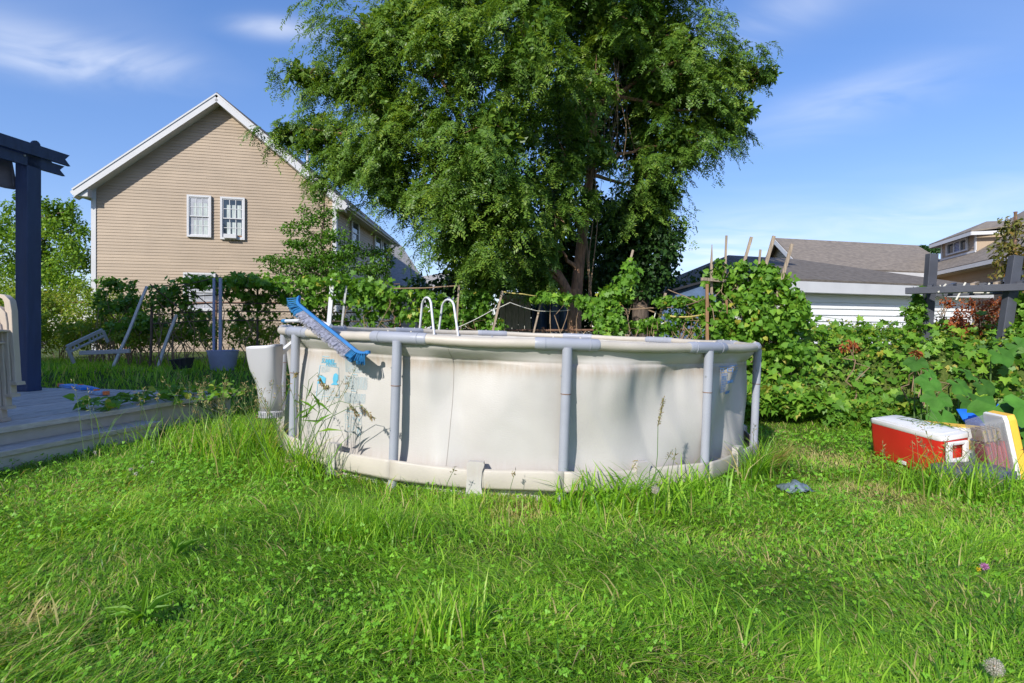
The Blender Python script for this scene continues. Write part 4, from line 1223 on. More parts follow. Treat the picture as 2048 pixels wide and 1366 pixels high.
def cloud(name, lobes, n, size, aspect, shape, m_, parent, shell=.3, up=.5, droop=.3, kind='stuff'):
    if n > 900:   # ragged: each lobe becomes several smaller clumps round a thinner heart
        sub_ = []
        for c in lobes:
            sub_.append((*c[:3], c[3] * .6, c[4] * .6, c[5] * .6, .7))
            for _ in range(7):
                e = norm(rng.normal(size=3)) * rng.uniform(.5, .95); f_ = rng.uniform(.28, .5)
                sub_.append((c[0] + e[0] * c[3], c[1] + e[1] * c[4], c[2] + e[2] * c[5], c[3] * f_, c[4] * f_, c[5] * f_, 1))
        lobes = sub_
    P, d, idx = lobe_pts(lobes, n, shell)
    N = norm(d * .5 + np.array((0, 0, up)) + rng.normal(size=(n, 3)) * .55)
    D = norm(rng.normal(size=(n, 3)) * .8 + d * .4 - np.array((0, 0, droop)))
    Ln = size * rng.uniform(.6, 1.25, n)
    v = np.clip(rng.normal(.45, .22, n) + .25 * (vnoise(P[:, 0] * 1.2, P[:, 2] * 1.2 + P[:, 1], 8) - .5), 0, 1)
    return leaves(name, P, D, N, Ln, Ln * aspect, shape, m_, parent, v, kind)

def branchy(mb, p, q, r0, r1, wob=.12, n=7, seg=6):
    p, q = np.array(p, float), np.array(q, float); L_ = np.linalg.norm(q - p)
    pts = [lerp(p, q, i / (n - 1)) + (rng.normal(size=3) * wob * L_ * .15 * math.sin(math.pi * i / (n - 1))) + Z * (.08 * L_ * math.sin(math.pi * i / (n - 1))) for i in range(n)]
    mb.tube(pts, np.linspace(r0, r1, n), seg)
    return pts

# ------------------------------------------------------------------ big locust tree
def locust():
    Y0 = 12.0
    base = at(1148, 668, Y0); gz = float(ground(base[0], Y0)) - .1
    tr = thing('locust_tree', 'large feathery locust tree with forked reddish trunk behind the pool', 'tree', (base[0], Y0, gz))
    fork = at(1150, 588, Y0)
    mb = MB()
    mb.tube([(base[0] - .03, Y0, gz), (base[0] - .02, Y0, gz + .25), lerp(base, fork, .2), at(1149, 625, Y0), fork + np.array((0, 0, .1))], [.25, .17, .15, .155, .16], 14)
    rl = [at(1152, 600, Y0), at(1157, 540, 12.0), at(1166, 460, 12.05), at(1180, 350, 12.1), at(1189, 210, 12.15), at(1184, 60, 12.1), at(1172, -80, 12.0), at(1150, -240, 12)]
    mb.tube(rl, [.125, .115, .105, .095, .085, .07, .055, .03], 12)
    ll = [at(1146, 605, Y0), at(1118, 555, 11.9), at(1082, 500, 11.8), at(1045, 448, 11.6), at(990, 370, 11.3), at(930, 270, 11.0), at(880, 150, 10.8)]
    mb.tube(ll, [.12, .11, .10, .09, .075, .055, .03], 12)
    mb.build('trunk', M['trunk'], tr, True)
    lob = [px_lobe(*a) for a in (
        (760, 70, 11.2, 100, 95, 1.2), (715, 150, 11.4, 95, 55, .9), (620, 150, 11.6, 55, 30, .5), (640, 262, 11.5, 105, 38, .7), (585, 265, 11.4, 55, 22, .4),
        (705, 330, 11.3, 85, 70, .9), (800, 210, 11.0, 110, 120, 1.2), (790, 370, 11.2, 75, 70, .9), (900, 100, 10.6, 140, 130, 1.4), (880, 330, 10.7, 100, 120, 1.2),
        (925, 440, 10.5, 95, 100, 1.1), (960, 535, 10.4, 70, 62, .9), (1000, 260, 10.2, 110, 150, 1.2), (1030, 400, 10.5, 75, 90, .9), (1050, 120, 10.3, 95, 130, 1.2),
        (1110, -10, 11.4, 130, 95, 1.8), (1290, 70, 12.6, 130, 110, 1.6), (1340, 190, 12.8, 120, 85, 1.4), (1450, 130, 12.6, 80, 45, .8), (1520, 150, 12.5, 48, 28, .5),
        (1450, 240, 12.6, 60, 50, .8), (1350, 290, 12.8, 85, 75, 1.1), (1300, 390, 13.0, 75, 80, 1.1), (1360, 110, 13.6, 90, 120, 1.3),
        (1200, 300, 11.2, 26, 40, .35), (1160, 200, 11.2, 40, 70, .4), (1215, 60, 11.3, 60, 60, .7), (1130, 320, 11.0, 50, 70, .5), (1110, 430, 11.0, 45, 50, .5), (1190, 150, 11.2, 30, 50, .35), (1180, 400, 11.4, 22, 40, .3), (1095, 500, 11.1, 40, 40, .4), (1075, 560, 11.3, 38, 30, .35),
        (900, -90, 11.2, 220, 120, 2.0), (1150, -140, 12.0, 240, 120, 2.4), (1320, -80, 12.6, 140, 110, 1.8), (1000, -230, 12, 250, 120, 2.4))]
    # a few large drooping boughs
    for c in lob:
        ctr = np.array(c[:3])
        src = rl if c[0] > 1.0 else ll
        j = int(np.argmin([np.linalg.norm(np.array(q) - ctr) + (0 if q[2] < ctr[2] + .6 else 2) for q in src]))
    bmb = MB()
    for c in lob:
        ctr = np.array(c[:3]); src = rl if c[0] > .6 else ll
        j = min(range(len(src)), key=lambda k: np.linalg.norm(src[k] - ctr) + (0 if src[k][2] < ctr[2] + .3 else 1.5))
        branchy(bmb, src[j], ctr, .05, .012, .3)
    # strands of pinnate leaves
    n, m_, pairs = 4560, 10, 5
    # every lobe is a bunch of smaller clumps, so that light and dark masses form
    clumps = []
    for c in lob:
        for _ in range(9):
            e = norm(rng.normal(size=3)) * rng.uniform(.55, .9)
            f_ = rng.uniform(.32, .5)
            clumps.append((c[0] + e[0] * c[3], c[1] + e[1] * c[4], c[2] + e[2] * c[5], c[3] * f_, c[4] * f_, c[5] * f_))
    for k, c in enumerate(clumps): branchy(bmb, lob[k // 9][:3], c[:3], .012, .004, .3, 4, 4)
    bmb.build('branches', M['trunk'], tr, True)
    a, d, idx = lobe_pts(clumps, n, .5)
    small = np.array([min(c[3], c[5]) for c in clumps])[idx] * 2
    o = norm(d * np.array((1, 1, .25)) + rng.normal(size=(n, 3)) * .35); o[:, 2] *= .4; o = norm(o)
    l_ = rng.uniform(.40, .85, n) * np.clip(small / .7, .5, 1.0)
    tv = (np.arange(m_) + .5) / m_
    tj = tv[None] + rng.uniform(-.03, .03, (n, m_))
    base_ = a[:, None] + o[:, None] * (l_[:, None] * .7 * tj)[..., None] + Z * (l_[:, None] * (.12 * tj - .75 * tj ** 2))[..., None]
    side = norm(np.cross(o, Z))[:, None] * np.where(np.arange(m_) % 2, 1, -1)[None, :, None]
    ld_ = norm(side * .75 + o[:, None] * .45 + rng.normal(size=(n, m_, 3)) * .25 - Z * (.35 + .4 * tj)[..., None])
    Lr = rng.uniform(.13, .20, (n, m_))
    f = (np.arange(pairs) + .8) / (pairs + .3)
    cen = base_[:, :, None] + ld_[:, :, None] * (Lr[..., None] * f)[..., None] - Z * (.05 * f ** 2)[None, None, :, None]
    nrm = norm(Z * .7 + d[:, None] * .55 + np.array((-.2, -.3, .1)) + rng.normal(size=(n, m_, 3)) * .38)
    perp = norm(np.cross(ld_, nrm))
    P = np.stack([cen, cen], 3)
    sg = np.array((1., -1.))[None, None, None, :, None]
    D = perp[:, :, None, None] * sg + ld_[:, :, None, None] * .45 + rng.normal(size=P.shape) * .16
    N = np.broadcast_to(nrm[:, :, None, None], P.shape) + rng.normal(size=P.shape) * .2
    P, D, N = P.reshape(-1, 3), D.reshape(-1, 3), N.reshape(-1, 3)
    lobev = rng.normal(0, .15, len(clumps))[idx]
    v = np.clip(.38 + lobev[:, None, None, None] + .22 * tj[:, :, None, None] + rng.normal(0, .16, (n, m_, pairs, 2)), 0, 1).ravel()
    ls = .068 * rng.uniform(.75, 1.2, len(P))
    leaves('crown', P, D, N, ls, ls * .40, 'diamond', M['locust'], tr, v)
    cloud('inner_foliage', [(c[0], c[1] + .1, c[2], c[3] * .80, c[4] * .80, c[5] * .80) for c in lob], 78000, .15, .52, 'diamond', M['locust'], tr, .15)
    # tangle of bare climbing stems right of the trunk
    vm = MB()
    for k in range(13):
        x0 = 1228 + rng.normal() * 10; x1 = 1235 + rng.normal() * 26; y0, y1 = rng.uniform(80, 150), rng.uniform(260, 420)
        pts = []
        for i in range(9):
            q = i / 8
            pts.append(at(x0 + (x1 - x0) * q + 15 * math.sin(q * (3 + .4 * k) + k) * q, y0 + (y1 - y0) * q + 6 * math.sin(q * 9 + k), 11.9 + .4 * math.sin(k) + .2 * q))
        vm.tube(pts, np.linspace(.007, .0035, 9), 4)
    for k in range(5):
        pts = [at(1172 + 4 * k + 7 * math.sin(q * 6 + k), 640 - 330 * q, 11.82 + .02 * k) for q in np.linspace(0, 1, 12)]
        vm.tube(pts, .011, 5)
    vm.build('climbing_stems', M['vine_stem'], tr, True)
    return tr
locust()

# ivy-smothered trunk, dark filler leaves painting the locust's inner shade, and the hedge behind
iv = thing('ivy_tree_and_shade', 'dark ivy-covered tree just right of the locust trunk, with dark filler leaves as crown shade', 'tree', (*at(1285, 0, 13.6)[:2], .1))
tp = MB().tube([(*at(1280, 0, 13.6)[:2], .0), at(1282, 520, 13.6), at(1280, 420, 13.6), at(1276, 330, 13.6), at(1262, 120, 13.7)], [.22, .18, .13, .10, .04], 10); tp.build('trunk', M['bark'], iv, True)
cloud('crown', [px_lobe(*a) for a in ((1220, 150, 13.9, 110, 110, .9), (1240, 270, 13.8, 95, 110, .9), (1130, 170, 13.8, 90, 120, .9), (1110, 320, 13.9, 100, 120, .9), (1060, 460, 13.8, 110, 90, .9), (1170, 450, 13.9, 90, 110, .9), (1150, 550, 14.0, 110, 60, .8), (1020, 545, 13.9, 80, 60, .8), (1178, 520, 12.1, 15, 60, .16), (1190, 420, 12.2, 14, 60, .16), (1290, 420, 13.4, 62, 70, .9), (1295, 500, 13.3, 56, 66, .9), (1260, 470, 13.5, 70, 90, .9), (1240, 560, 13.6, 60, 60, .8), (1305, 560, 13.4, 38, 40, .6), (1335, 490, 13.3, 24, 42, .4), (1320, 545, 13.3, 22, 20, .3))], 34000, .10, .8, 'heart', M['ivy'], iv, .35)  # lobes behind the locust trunk: dark leaf colour stands in for inner-crown shade
hd = thing('ivy_hedge', 'shaded dark hedge behind the locust trunk', 'hedge', (*at(1100, 0, 15.5)[:2], .1))
sm = MB()
for k in range(40):
    q = at(rng.uniform(880, 1400), 0, rng.uniform(15, 16.2)); branchy(sm, (q[0], q[1], .1), (q[0] + rng.normal() * .3, q[1] + rng.normal() * .2, rng.uniform(1.6, 2.9)), .03, .008)
sm.build('stems', M['bark'], hd)
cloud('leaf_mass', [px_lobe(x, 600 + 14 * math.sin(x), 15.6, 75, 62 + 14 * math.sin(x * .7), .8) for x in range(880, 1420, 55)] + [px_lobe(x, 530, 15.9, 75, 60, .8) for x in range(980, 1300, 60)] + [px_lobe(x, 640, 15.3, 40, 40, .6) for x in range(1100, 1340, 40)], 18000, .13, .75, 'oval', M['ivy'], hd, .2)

# ------------------------------------------------------------------ other trees
def small_tree(name, label, Y, px, lobes, n, size, asp, m_, tr_top, r0, shape='oval', bark='bark', up=.6):
    b = at(px, 0, Y); gz = float(ground(b[0], Y)) - .1
    t_ = thing(name, label, 'tree', (b[0], Y, gz))
    mb = MB(); tp_ = at(*tr_top, Y)
    pts = branchy(mb, (b[0], Y, gz), tp_, r0, r0 * .2, .15, 9, 8)
    for l_ in lobes:
        c = np.array(l_[:3]); j = min(range(9), key=lambda k: np.linalg.norm(pts[k] - c) + (0 if pts[k][2] < c[2] else 1.5))
        branchy(mb, pts[j], c, r0 * .3, .006, .25)
        for _ in range(2): branchy(mb, c, c + norm(rng.normal(size=3)) * np.array(l_[3:6]) * .8, .012, .004, .3, 4, 4)
    mb.build('trunk', M[bark], t_, True)
    cloud('crown', lobes, n, size, asp, shape, m_, t_, .25, up, .25)
    return t_
small_tree('dogwood_tree', 'small tiered green tree against the gabled house corner', 13.8, 655,
           [px_lobe(*a) for a in ((645, 395, 13.8, 22, 40, .3), (635, 435, 13.8, 40, 26, .45), (600, 455, 13.8, 34, 14, .4), (640, 478, 13.8, 70, 24, .6), (590, 488, 13.8, 40, 12, .4), (625, 512, 13.8, 95, 22, .7), (545, 522, 13.7, 45, 9, .4), (670, 535, 13.8, 95, 26, .8), (735, 500, 13.9, 40, 14, .4), (745, 540, 13.9, 40, 28, .5), (770, 510, 13.9, 16, 30, .3), (600, 548, 13.7, 80, 18, .6))],
           9500, .085, .5, M['dogwood'], (645, 370), .06, 'diamond')
small_tree('maple_tree', 'bright green leafy tree far left behind the pergola post', 26, 80,
           [px_lobe(*a) for a in ((75, 480, 26, 70, 60, 1.4), (25, 450, 26, 45, 55, 1.2), (120, 455, 26, 45, 48, 1.1), (145, 500, 26, 36, 50, 1.0), (110, 530, 26, 75, 45, 1.4), (20, 530, 26, 55, 45, 1.3), (100, 415, 26, 20, 28, .5), (140, 425, 26, 14, 28, .4), (40, 400, 26, 10, 26, .3), (165, 465, 26, 14, 22, .4), (-60, 480, 26, 60, 70, 1.4), (30, 575, 25, 60, 40, 1.0), (120, 575, 25, 70, 40, 1.0), (190, 590, 25, 30, 40, .8))],
           22000, .15, .55, M['fartree'], (90, 440), .16, 'oval')
small_tree('distant_tree', 'distant dark treetop peeking over the roof beside the dormer', 60, 1850, [px_lobe(1846, 500, 60, 18, 7, 1.0), px_lobe(1870, 499, 60, 18, 8, 1.0)], 1500, .3, .6, M['ivy'], (1850, 510), .2)
cr = small_tree('cherry_sapling', 'thin sapling with olive and reddish leaves beside the arbor at right edge', 7.6, 2022,
           [px_lobe(*a) for a in ((2020, 455, 7.6, 22, 22, .2), (2012, 495, 7.6, 24, 24, .22), (2035, 520, 7.6, 26, 30, .25), (2000, 530, 7.6, 14, 22, .16), (2055, 470, 7.6, 26, 40, .3), (2060, 560, 7.6, 30, 50, .3), (2045, 610, 7.6, 22, 46, .25))],
           1500, .07, .42, M['autumn'], (2030, 430), .022, 'oval')

# ------------------------------------------------------------------ fences
def chain_fence(label, x0, x1, Y, ztop, rail, slope=0.0):
    f_ = thing('chain_link_fence', label, 'fence', ((x0 + x1) / 2, Y, float(ground((x0 + x1) / 2, Y))))
    n = max(2, int((x1 - x0) / 2.3) + 1)
    for k in range(n):
        x = x0 + (x1 - x0) * k / (n - 1); y = Y + slope * (x - x0)
        MB().tube([(x, y, float(ground(x, y)) - .2), (x, y, ztop + .05)], .028, 8).build('post', rail, f_, True)
    MB().tube([(x0, Y, ztop), ((x0 + x1) / 2, Y + slope * (x1 - x0) / 2, ztop - .015), (x1, Y + slope * (x1 - x0), ztop)], .022, 8).build('top_rail', rail, f_, True)
    mb = MB(); H = ztop - .15; nw = int((x1 - x0 + H) / .085)
    for k in range(nw):
        for s in (1, -1):
            a = x0 - H + k * .085 if s > 0 else x0 + k * .085
            b = a + s * H
            za, zb_ = .15, ztop
            lo, hi = min(a, b), max(a, b)
            if hi < x0 or lo > x1: continue
            pa_, pb_ = np.array((a, Y + slope * (a - x0), za)), np.array((b, Y + slope * (b - x0), zb_))
            def clip(p_, q_, xl, left):
                t_ = (xl - p_[0]) / (q_[0] - p_[0]); return p_ + (q_ - p_) * t_
            if pa_[0] < x0: pa_ = clip(pa_, pb_, x0, 1)
            if pb_[0] < x0: pb_ = clip(pa_, pb_, x0, 1)
            if pa_[0] > x1: pa_ = clip(pb_, pa_, x1, 0)
            if pb_[0] > x1: pb_ = clip(pa_, pb_, x1, 0)
            if np.linalg.norm(pb_ - pa_) < .03: continue
            mb.tube([pa_, pb_], .0026, 3, False)
    mb.build('wire_mesh', M['galv'], f_)
chain_fence('rusty chain-link fence behind the weeds at left', -14.5, -3.0, 14.6, 1.86, M['rust'])
chain_fence('chain-link fence with dark top rail behind the pool and locust trunk', -2.4, 3.6, 10.9, 1.13, M['rust'], .02)

# ------------------------------------------------------------------ things under the tree
pn = thing('board_panel', 'weathered brown board panel left of the locust trunk', 'panel', (*at(1030, 0, 12.9)[:2], .1))
for k in range(5):
    a = at(999 + k * 12.6, 592 + 2 * (k % 2), 12.9); b = at(999 + k * 12.6 + 12.0, 592, 12.9)
    MB().box((a[0], 12.9, .1), (b[0], 12.925 + .006 * (k % 2), a[2])).build('board', M['bark_board'] if 'bark_board' in M else M['wood'], pn)
a, b = at(998, 590, 12.9), at(1062, 590, 12.9)
MB().box((a[0], 12.86, a[2] - .10), (b[0], 12.895, a[2] + .0)).build('rail', M['wood'], pn)
tarp_m = mat('dark_blue_tarp', (.022, .045, .085), .38, .3, 4, .2, 12, dirt=((.14, .19, .24), 5, .64, .6))
def tarp():
    V, F = [], []
    n, mz = 26, 16
    for i in range(n):
        for j in range(mz):
            px = 1064 + 84 * i / (n - 1); q = j / (mz - 1)
            a = at(px, 0, 13.0)
            V.append((a[0], 13.0 + .10 * float(vnoise(i * .45, j * .2, 9)) + .05 * math.sin(i * .9), 1.80 - 1.7 * q - .03 * math.sin(i * .7) * (1 - q)))
    for i in range(n - 1):
        for j in range(mz - 1): a = i * mz + j; F.append((a, a + mz, a + mz + 1, a + 1))
    o = mesh('tarp', V, F, tarp_m, None, True); s_ = o.modifiers.new('thick', 'SOLIDIFY'); s_.thickness = .01
    tag(o, 'dark blue tarp hanging behind the locust trunk', 'tarp')
tarp()

def stake(label, x0, y0, x1, y1, Y, wd=.035, m_='wood', taper=1.0, lean=0.0):
    a = at(x0, y0, Y); b = at(x1, y1, Y + lean)
    d_ = b - a; k = (b[2] - float(ground(b[0], b[1])) + .1) / -d_[2] if b[2] > float(ground(b[0], b[1])) else 0
    e = b + d_ * max(k, 0)
    mb = MB(); n_ = unit(e - a); s_ = unit(np.cross(n_, (0, 1, 0))); u_ = np.cross(s_, n_)
    R_ = []
    for p_, w_ in ((a, wd * taper), (lerp(a, e, .12), wd), (lerp(a, e, .5) + s_ * rng.normal() * .01, wd * 1.02), (e, wd)):
        R_.append([p_ + s_ * w_ / 2 * i + u_ * w_ * .35 * j for i, j in ((-1, -1), (1, -1), (1, 1), (-1, 1))])
    return tag(mb.loft(R_).build('stake', M[m_], None), label, 'stake', 'garden stakes')
for a in (
    ('pale stake tied to the horizontal cane, just right of the pool ladder', 918, 571, 911, 668, 9.6, .032),
    ('leaning stake carrying yellow twine left of the brown board panel', 1005, 582, 983, 668, 9.8, .036),
    ('thin leaning stake in front of the dark blue tarp', 1086, 586, 1067, 668, 10.1, .03),
    ('leaning stake rising out of the leafy climber right of the locust trunk', 1266, 500, 1236, 610, 9.9, .036),
    ('leaning stake wound with pale rope between locust and bean vines', 1331, 586, 1312, 668, 9.7, .04),
    ('tapered grey stake at the left end of the bean vines', 1424, 489, 1418, 680, 8.6, .034, 'wood', .3),
    ('upright tall stake second from the left in the bean vines', 1453, 471, 1449, 560, 8.8, .03),
    ('tall stake leaning right in the middle of the bean vines', 1503, 474, 1484, 540, 8.7, .04),
    ('short slim stake between the two tall leaning bean stakes', 1521, 499, 1516, 545, 9.0, .03),
    ('tall leaning stake in front of the brown roof gable', 1548, 472, 1526, 548, 8.6, .044),
    ('rightmost leaning bean stake below the gable end', 1584, 488, 1560, 572, 8.3, .042),
    ('rust-brown post standing at the left front of the bean vines', 1414, 568, 1414, 690, 8.4, .04, 'wood_red'),
    ('thin brown stake half hidden inside the bean vines', 1453, 600, 1450, 690, 8.35, .032, 'wood_red')): stake(*a)
stake('tall blue-white painted post under the grape vine right end', 665, 558, 659, 650, 10.6, .075, 'galv_w')
stake('thin grey stake beside the blue-white post', 693, 572, 683, 650, 10.5, .036, 'galv')
stake('long white-blue pole leaning in the weeds left of the trellis', 294, 573, 240, 700, 10.6, .045, 'galv_w')
stake('short pale stick leaning below the trellis left end', 353, 629, 337, 676, 10.9, .05, 'galv_w')
stake('dark thin stake among the weeds left of the trellis', 304, 590, 302, 664, 11.0, .04, 'bark')
tag(MB().beam(at(1404, 558, 8.45), at(1450, 562, 8.6), .05, .045).build('cross_board', M['wood'], None), 'short horizontal board nailed across the leftmost bean stakes', 'board')
tag(MB().tube([at(788, 577, 9.7), at(850, 576, 9.65), at(920, 571, 9.6)], .011, 6).build('cane', M['vine_stem'], None, True), 'horizontal cane tied above the pool ladder', 'cane')
def twine(label, pts, r_, m_):
    P = [at(*q) for q in pts]; out_ = []
    for a, b in zip(P, P[1:]):
        L_ = np.linalg.norm(b - a)
        for i in range(6): 
            q = i / 6; out_.append(lerp(a, b, q) - Z * .05 * L_ * 4 * q * (1 - q) * .4)
    out_.append(P[-1])
    tag(MB().tube(out_, r_, 5).build('twine', M[m_], None, True), label, 'twine', 'twine strung between stakes')
twine('yellow twine bundle strung from the left stake toward the trunk', [(1003, 583, 9.8), (1045, 588, 9.85), (1085, 593, 10.1), (1148, 596, 10.3)], .010, 'twine_y')
twine('pale cord hanging low between stakes before the tarp', [(915, 655, 9.6), (985, 620, 9.8), (1020, 605, 9.8), (1075, 622, 10.0), (1140, 620, 10.3)], .007, 'twine_w')
twine('olive cord sloping down to the rope-wound stake', [(1222, 582, 9.9), (1265, 605, 9.8), (1318, 628, 9.7)], .011, 'vine_stem')
twine('yellow cord running from the rope-wound stake into the bean vines', [(1318, 628, 9.7), (1360, 634, 9.3), (1412, 628, 8.5)], .014, 'twine_y')
twine('pale rope loops hung on the leaning stake', [(1312, 622, 9.68), (1308, 636, 9.68), (1322, 648, 9.68), (1336, 642, 9.68), (1342, 632, 9.6)], .010, 'twine_w')
twine('brown runner stem crossing between the stakes toward the beans', [(1235, 618, 9.8), (1300, 616, 9.7), (1365, 612, 9.2), (1412, 596, 8.5)], .009, 'vine_stem')
twine('bare twig arching over the bean vines left end', [(1336, 579, 9.2), (1370, 592, 9.0), (1400, 606, 8.8)], .007, 'vine_stem')

# leafy climber right of the trunk
def climber(name, label, cat, lobes, n, size, shape, m_, nobj=0, stems=8, Yb=None, up=.35, mo='vine_o'):
    c = np.mean([l_[:3] for l_ in lobes], 0)
    t_ = thing(name, label, cat, (c[0], c[1], float(ground(c[0], c[1]))))
    sm_ = MB()
    for k in range(stems):
        l_ = lobes[int(rng.integers(len(lobes)))]; e = np.array(l_[:3]) + rng.normal(size=3) * np.array(l_[3:6]) * .4
        branchy(sm_, (e[0] + rng.normal() * .15, e[1] + rng.normal() * .1, float(ground(e[0], e[1]))), e, .012, .004, .5, 9, 5)
    sm_.build('stems', M['vine_stem'], t_, True)['kind'] = 'stuff'
    cloud('leaf_mass', lobes, n, size, .95 if shape != 'diamond' else .5, shape, m_, t_, .15, up, .6)
    if nobj:
        P, d, idx = lobe_pts(lobes, nobj * 3, .85)
        keep = d[:, 1] < .1
        P, d = P[keep][:nobj], d[keep][:nobj]
        N = norm(d * .6 + np.array((-.25, -.5, .55)) + rng.normal(size=P.shape) * .4)
        D = norm(rng.normal(size=P.shape) * .6 - Z * .7)
        s_ = size * rng.uniform(.8, 1.35, len(P))
        leaf_objects(t_, P, D, N, s_, s_ * .95, shape, M[mo])
    return t_
climber('maple_vine', 'bright lobed-leaf climber in front of the locust trunk', 'vine', [px_lobe(*a) for a in ((1262, 545, 9.7, 18, 26, .14), (1230, 590, 9.7, 32, 20, .2), (1205, 620, 9.6, 34, 26, .2), (1220, 650, 9.5, 32, 24, .2), (1160, 600, 9.9, 40, 10, .15), (1105, 594, 9.9, 50, 7, .12), (1246, 570, 9.7, 24, 22, .18))], 700, .11, 'lobed', M['vine'], 220)
climber('bean_vine', 'dense bean vine thicket climbing the stakes right of the pool', 'vine',
        [px_lobe(*a) for a in ((1450, 562, 8.7, 40, 28, .35), (1500, 556, 8.6, 46, 28, .4), (1540, 566, 8.5, 44, 26, .4), (1555, 600, 8.4, 38, 32, .4), (1480, 532, 8.6, 20, 9, .2), (1528, 538, 8.6, 16, 9, .2), (1438, 526, 8.6, 10, 9, .12), (1604, 610, 8.1, 12, 16, .15), (1418, 610, 8.5, 12, 22, .15), (1500, 610, 8.4, 70, 48, .45), (1450, 640, 8.4, 44, 46, .4), (1540, 655, 8.2, 66, 46, .45), (1590, 640, 8.2, 26, 34, .3), (1470, 690, 8.3, 60, 30, .4), (1560, 710, 8.0, 60, 40, .4), (1585, 600, 8.2, 22, 26, .2))],
        4600, .085, 'heart', M['vine'], 300, 30)
climber('bramble', 'tangle of low leaves and dry stems between the locust and the bean vines', 'vine', [px_lobe(*a) for a in ((1360, 640, 9.4, 60, 30, .3), (1300, 655, 9.8, 50, 22, .3), (1385, 610, 9.2, 34, 20, .25), (1350, 600, 9.6, 50, 14, .25))], 1600, .075, 'oval', M['vine'], 0, 34)
climber('cucumber_vine', 'low leafy vines on the fence just right of the pool ladder', 'vine', [px_lobe(*a) for a in ((960, 600, 10.2, 50, 24, .3), (945, 640, 10.2, 55, 26, .3), (870, 630, 10.3, 60, 36, .35), (990, 655, 10.2, 30, 14, .2))], 2200, .085, 'lobed', M['vine'], 80, 20)

# ------------------------------------------------------------------ grape trellis, left
gt = thing('grape_trellis', 'wire and rod trellis under the grape vine canopy at left', 'trellis', (-4.6, 10.9, .4))
Yt = 10.9
for (x, yb) in ((428, 690), (441, 690)):
    a = at(x, 556, 10.05); MB().tube([(a[0] - .005, 10.05, .52), (a[0], 10.05, a[2])], .024 if x == 428 else .03, 8).build('post', M['blue_tub'], gt, True)
for k, (x, yt) in enumerate(((345, 578), (515, 562), (600, 560), (740, 562), (800, 572))):
    a = at(x, yt, Yt + .2); MB().tube([(a[0], Yt + .2, float(ground(a[0], Yt)) - .1), a], .02, 6).build('post', M['bark'], gt, True)
for k, y in enumerate((566, 577, 590, 606, 622, 640)):
    MB().tube([at(300, y + 8, Yt + .1), at(430, y + (-4 if k < 2 else 0), Yt + .1), at(700, y + 3, Yt + .1), at(800, y + 2, Yt + .1)], .012, 5).build('wire', M['bark'], gt, True)
for (a, b) in (((368, 570, 10.4), (432, 622, 10.4)), ((300, 568, 10.5), (372, 628, 10.7)), ((345, 576, 10.9), (430, 556, 10.1)), ((428, 556, 10.05), (480, 640, 11.2))):
    MB().tube([at(*a), at(*b)], .010, 5).build('brace', M['bark'], gt, True)
climber('grape_vine', 'broad-leaved grape vine spreading over the left trellis', 'vine',
        [px_lobe(*a) for a in ((400, 562, 10.9, 60, 10, .6), (470, 558, 10.9, 60, 12, .7), (550, 562, 10.9, 60, 16, .7), (620, 572, 10.9, 60, 18, .6), (690, 566, 10.8, 50, 22, .5), (745, 575, 10.7, 52, 18, .45), (790, 588, 10.6, 40, 14, .4), (720, 600, 10.7, 60, 24, .4), (640, 600, 11.0, 80, 16, .4), (540, 590, 11.2, 60, 16, .4), (735, 640, 10.8, 24, 34, .25), (610, 640, 11.3, 90, 34, .3), (500, 620, 11.3, 40, 40, .3), (790, 620, 10.8, 50, 34, .3), (460, 580, 11.0, 40, 20, .4), (850, 590, 10.5, 40, 14, .3))],
        2600, .115, 'lobed', M['vine'], 300, 26)
climber('grape_shoot', 'loose grape shoots hanging on the left end of the trellis', 'vine', [px_lobe(*a) for a in ((340, 580, 10.8, 40, 12, .4), (320, 600, 11.0, 24, 24, .3), (365, 600, 11.0, 30, 24, .3), (390, 640, 11.4, 40, 24, .3))], 560, .10, 'lobed', M['vine'], 0, 10)
# weeds behind and around the trellis
wd_l = [px_lobe(x, 625 + 16 * math.sin(x * .05), 13.6 + .5 * math.sin(x), 36, 48, .5) for x in range(-60, 330, 30)] + [px_lobe(x, 655, 12.6, 40, 30, .4) for x in range(-20, 560, 42)] + [px_lobe(x, 672 + 6 * math.sin(x), 13.4, 34, 26, .4) for x in range(-60, 340, 30)] + [px_lobe(x, 676 + 8 * math.sin(x), 11.3, 30, 20 + 6 * math.sin(x * 1.7), .3) for x in range(230, 420, 30)] + [px_lobe(x, 672 + 8 * math.sin(x), 11.4, 26, 18, .3) for x in range(480, 600, 30)] + \
       [px_lobe(20, 590, 15.5, 40, 40, .5), px_lobe(90, 600, 15.5, 40, 34, .5), px_lobe(150, 590, 15.5, 36, 34, .5)]
climber('tall_weeds', 'sunlit yellow-green tall weeds along the rusty fence', 'weeds', wd_l, 24000, .085, 'diamond', M['weed'], 0, 90)
climber('leafy_shrub', 'dark leafy shrub at the corner of the gabled house', 'shrub', [px_lobe(*a) for a in ((220, 575, 12.6, 30, 22, .35), (255, 600, 12.2, 36, 34, .4), (290, 640, 11.6, 40, 34, .4), (240, 660, 11.4, 30, 24, .35), (212, 610, 12.4, 22, 30, .3))], 1900, .085, 'oval', M['dogwood'], 0, 24)

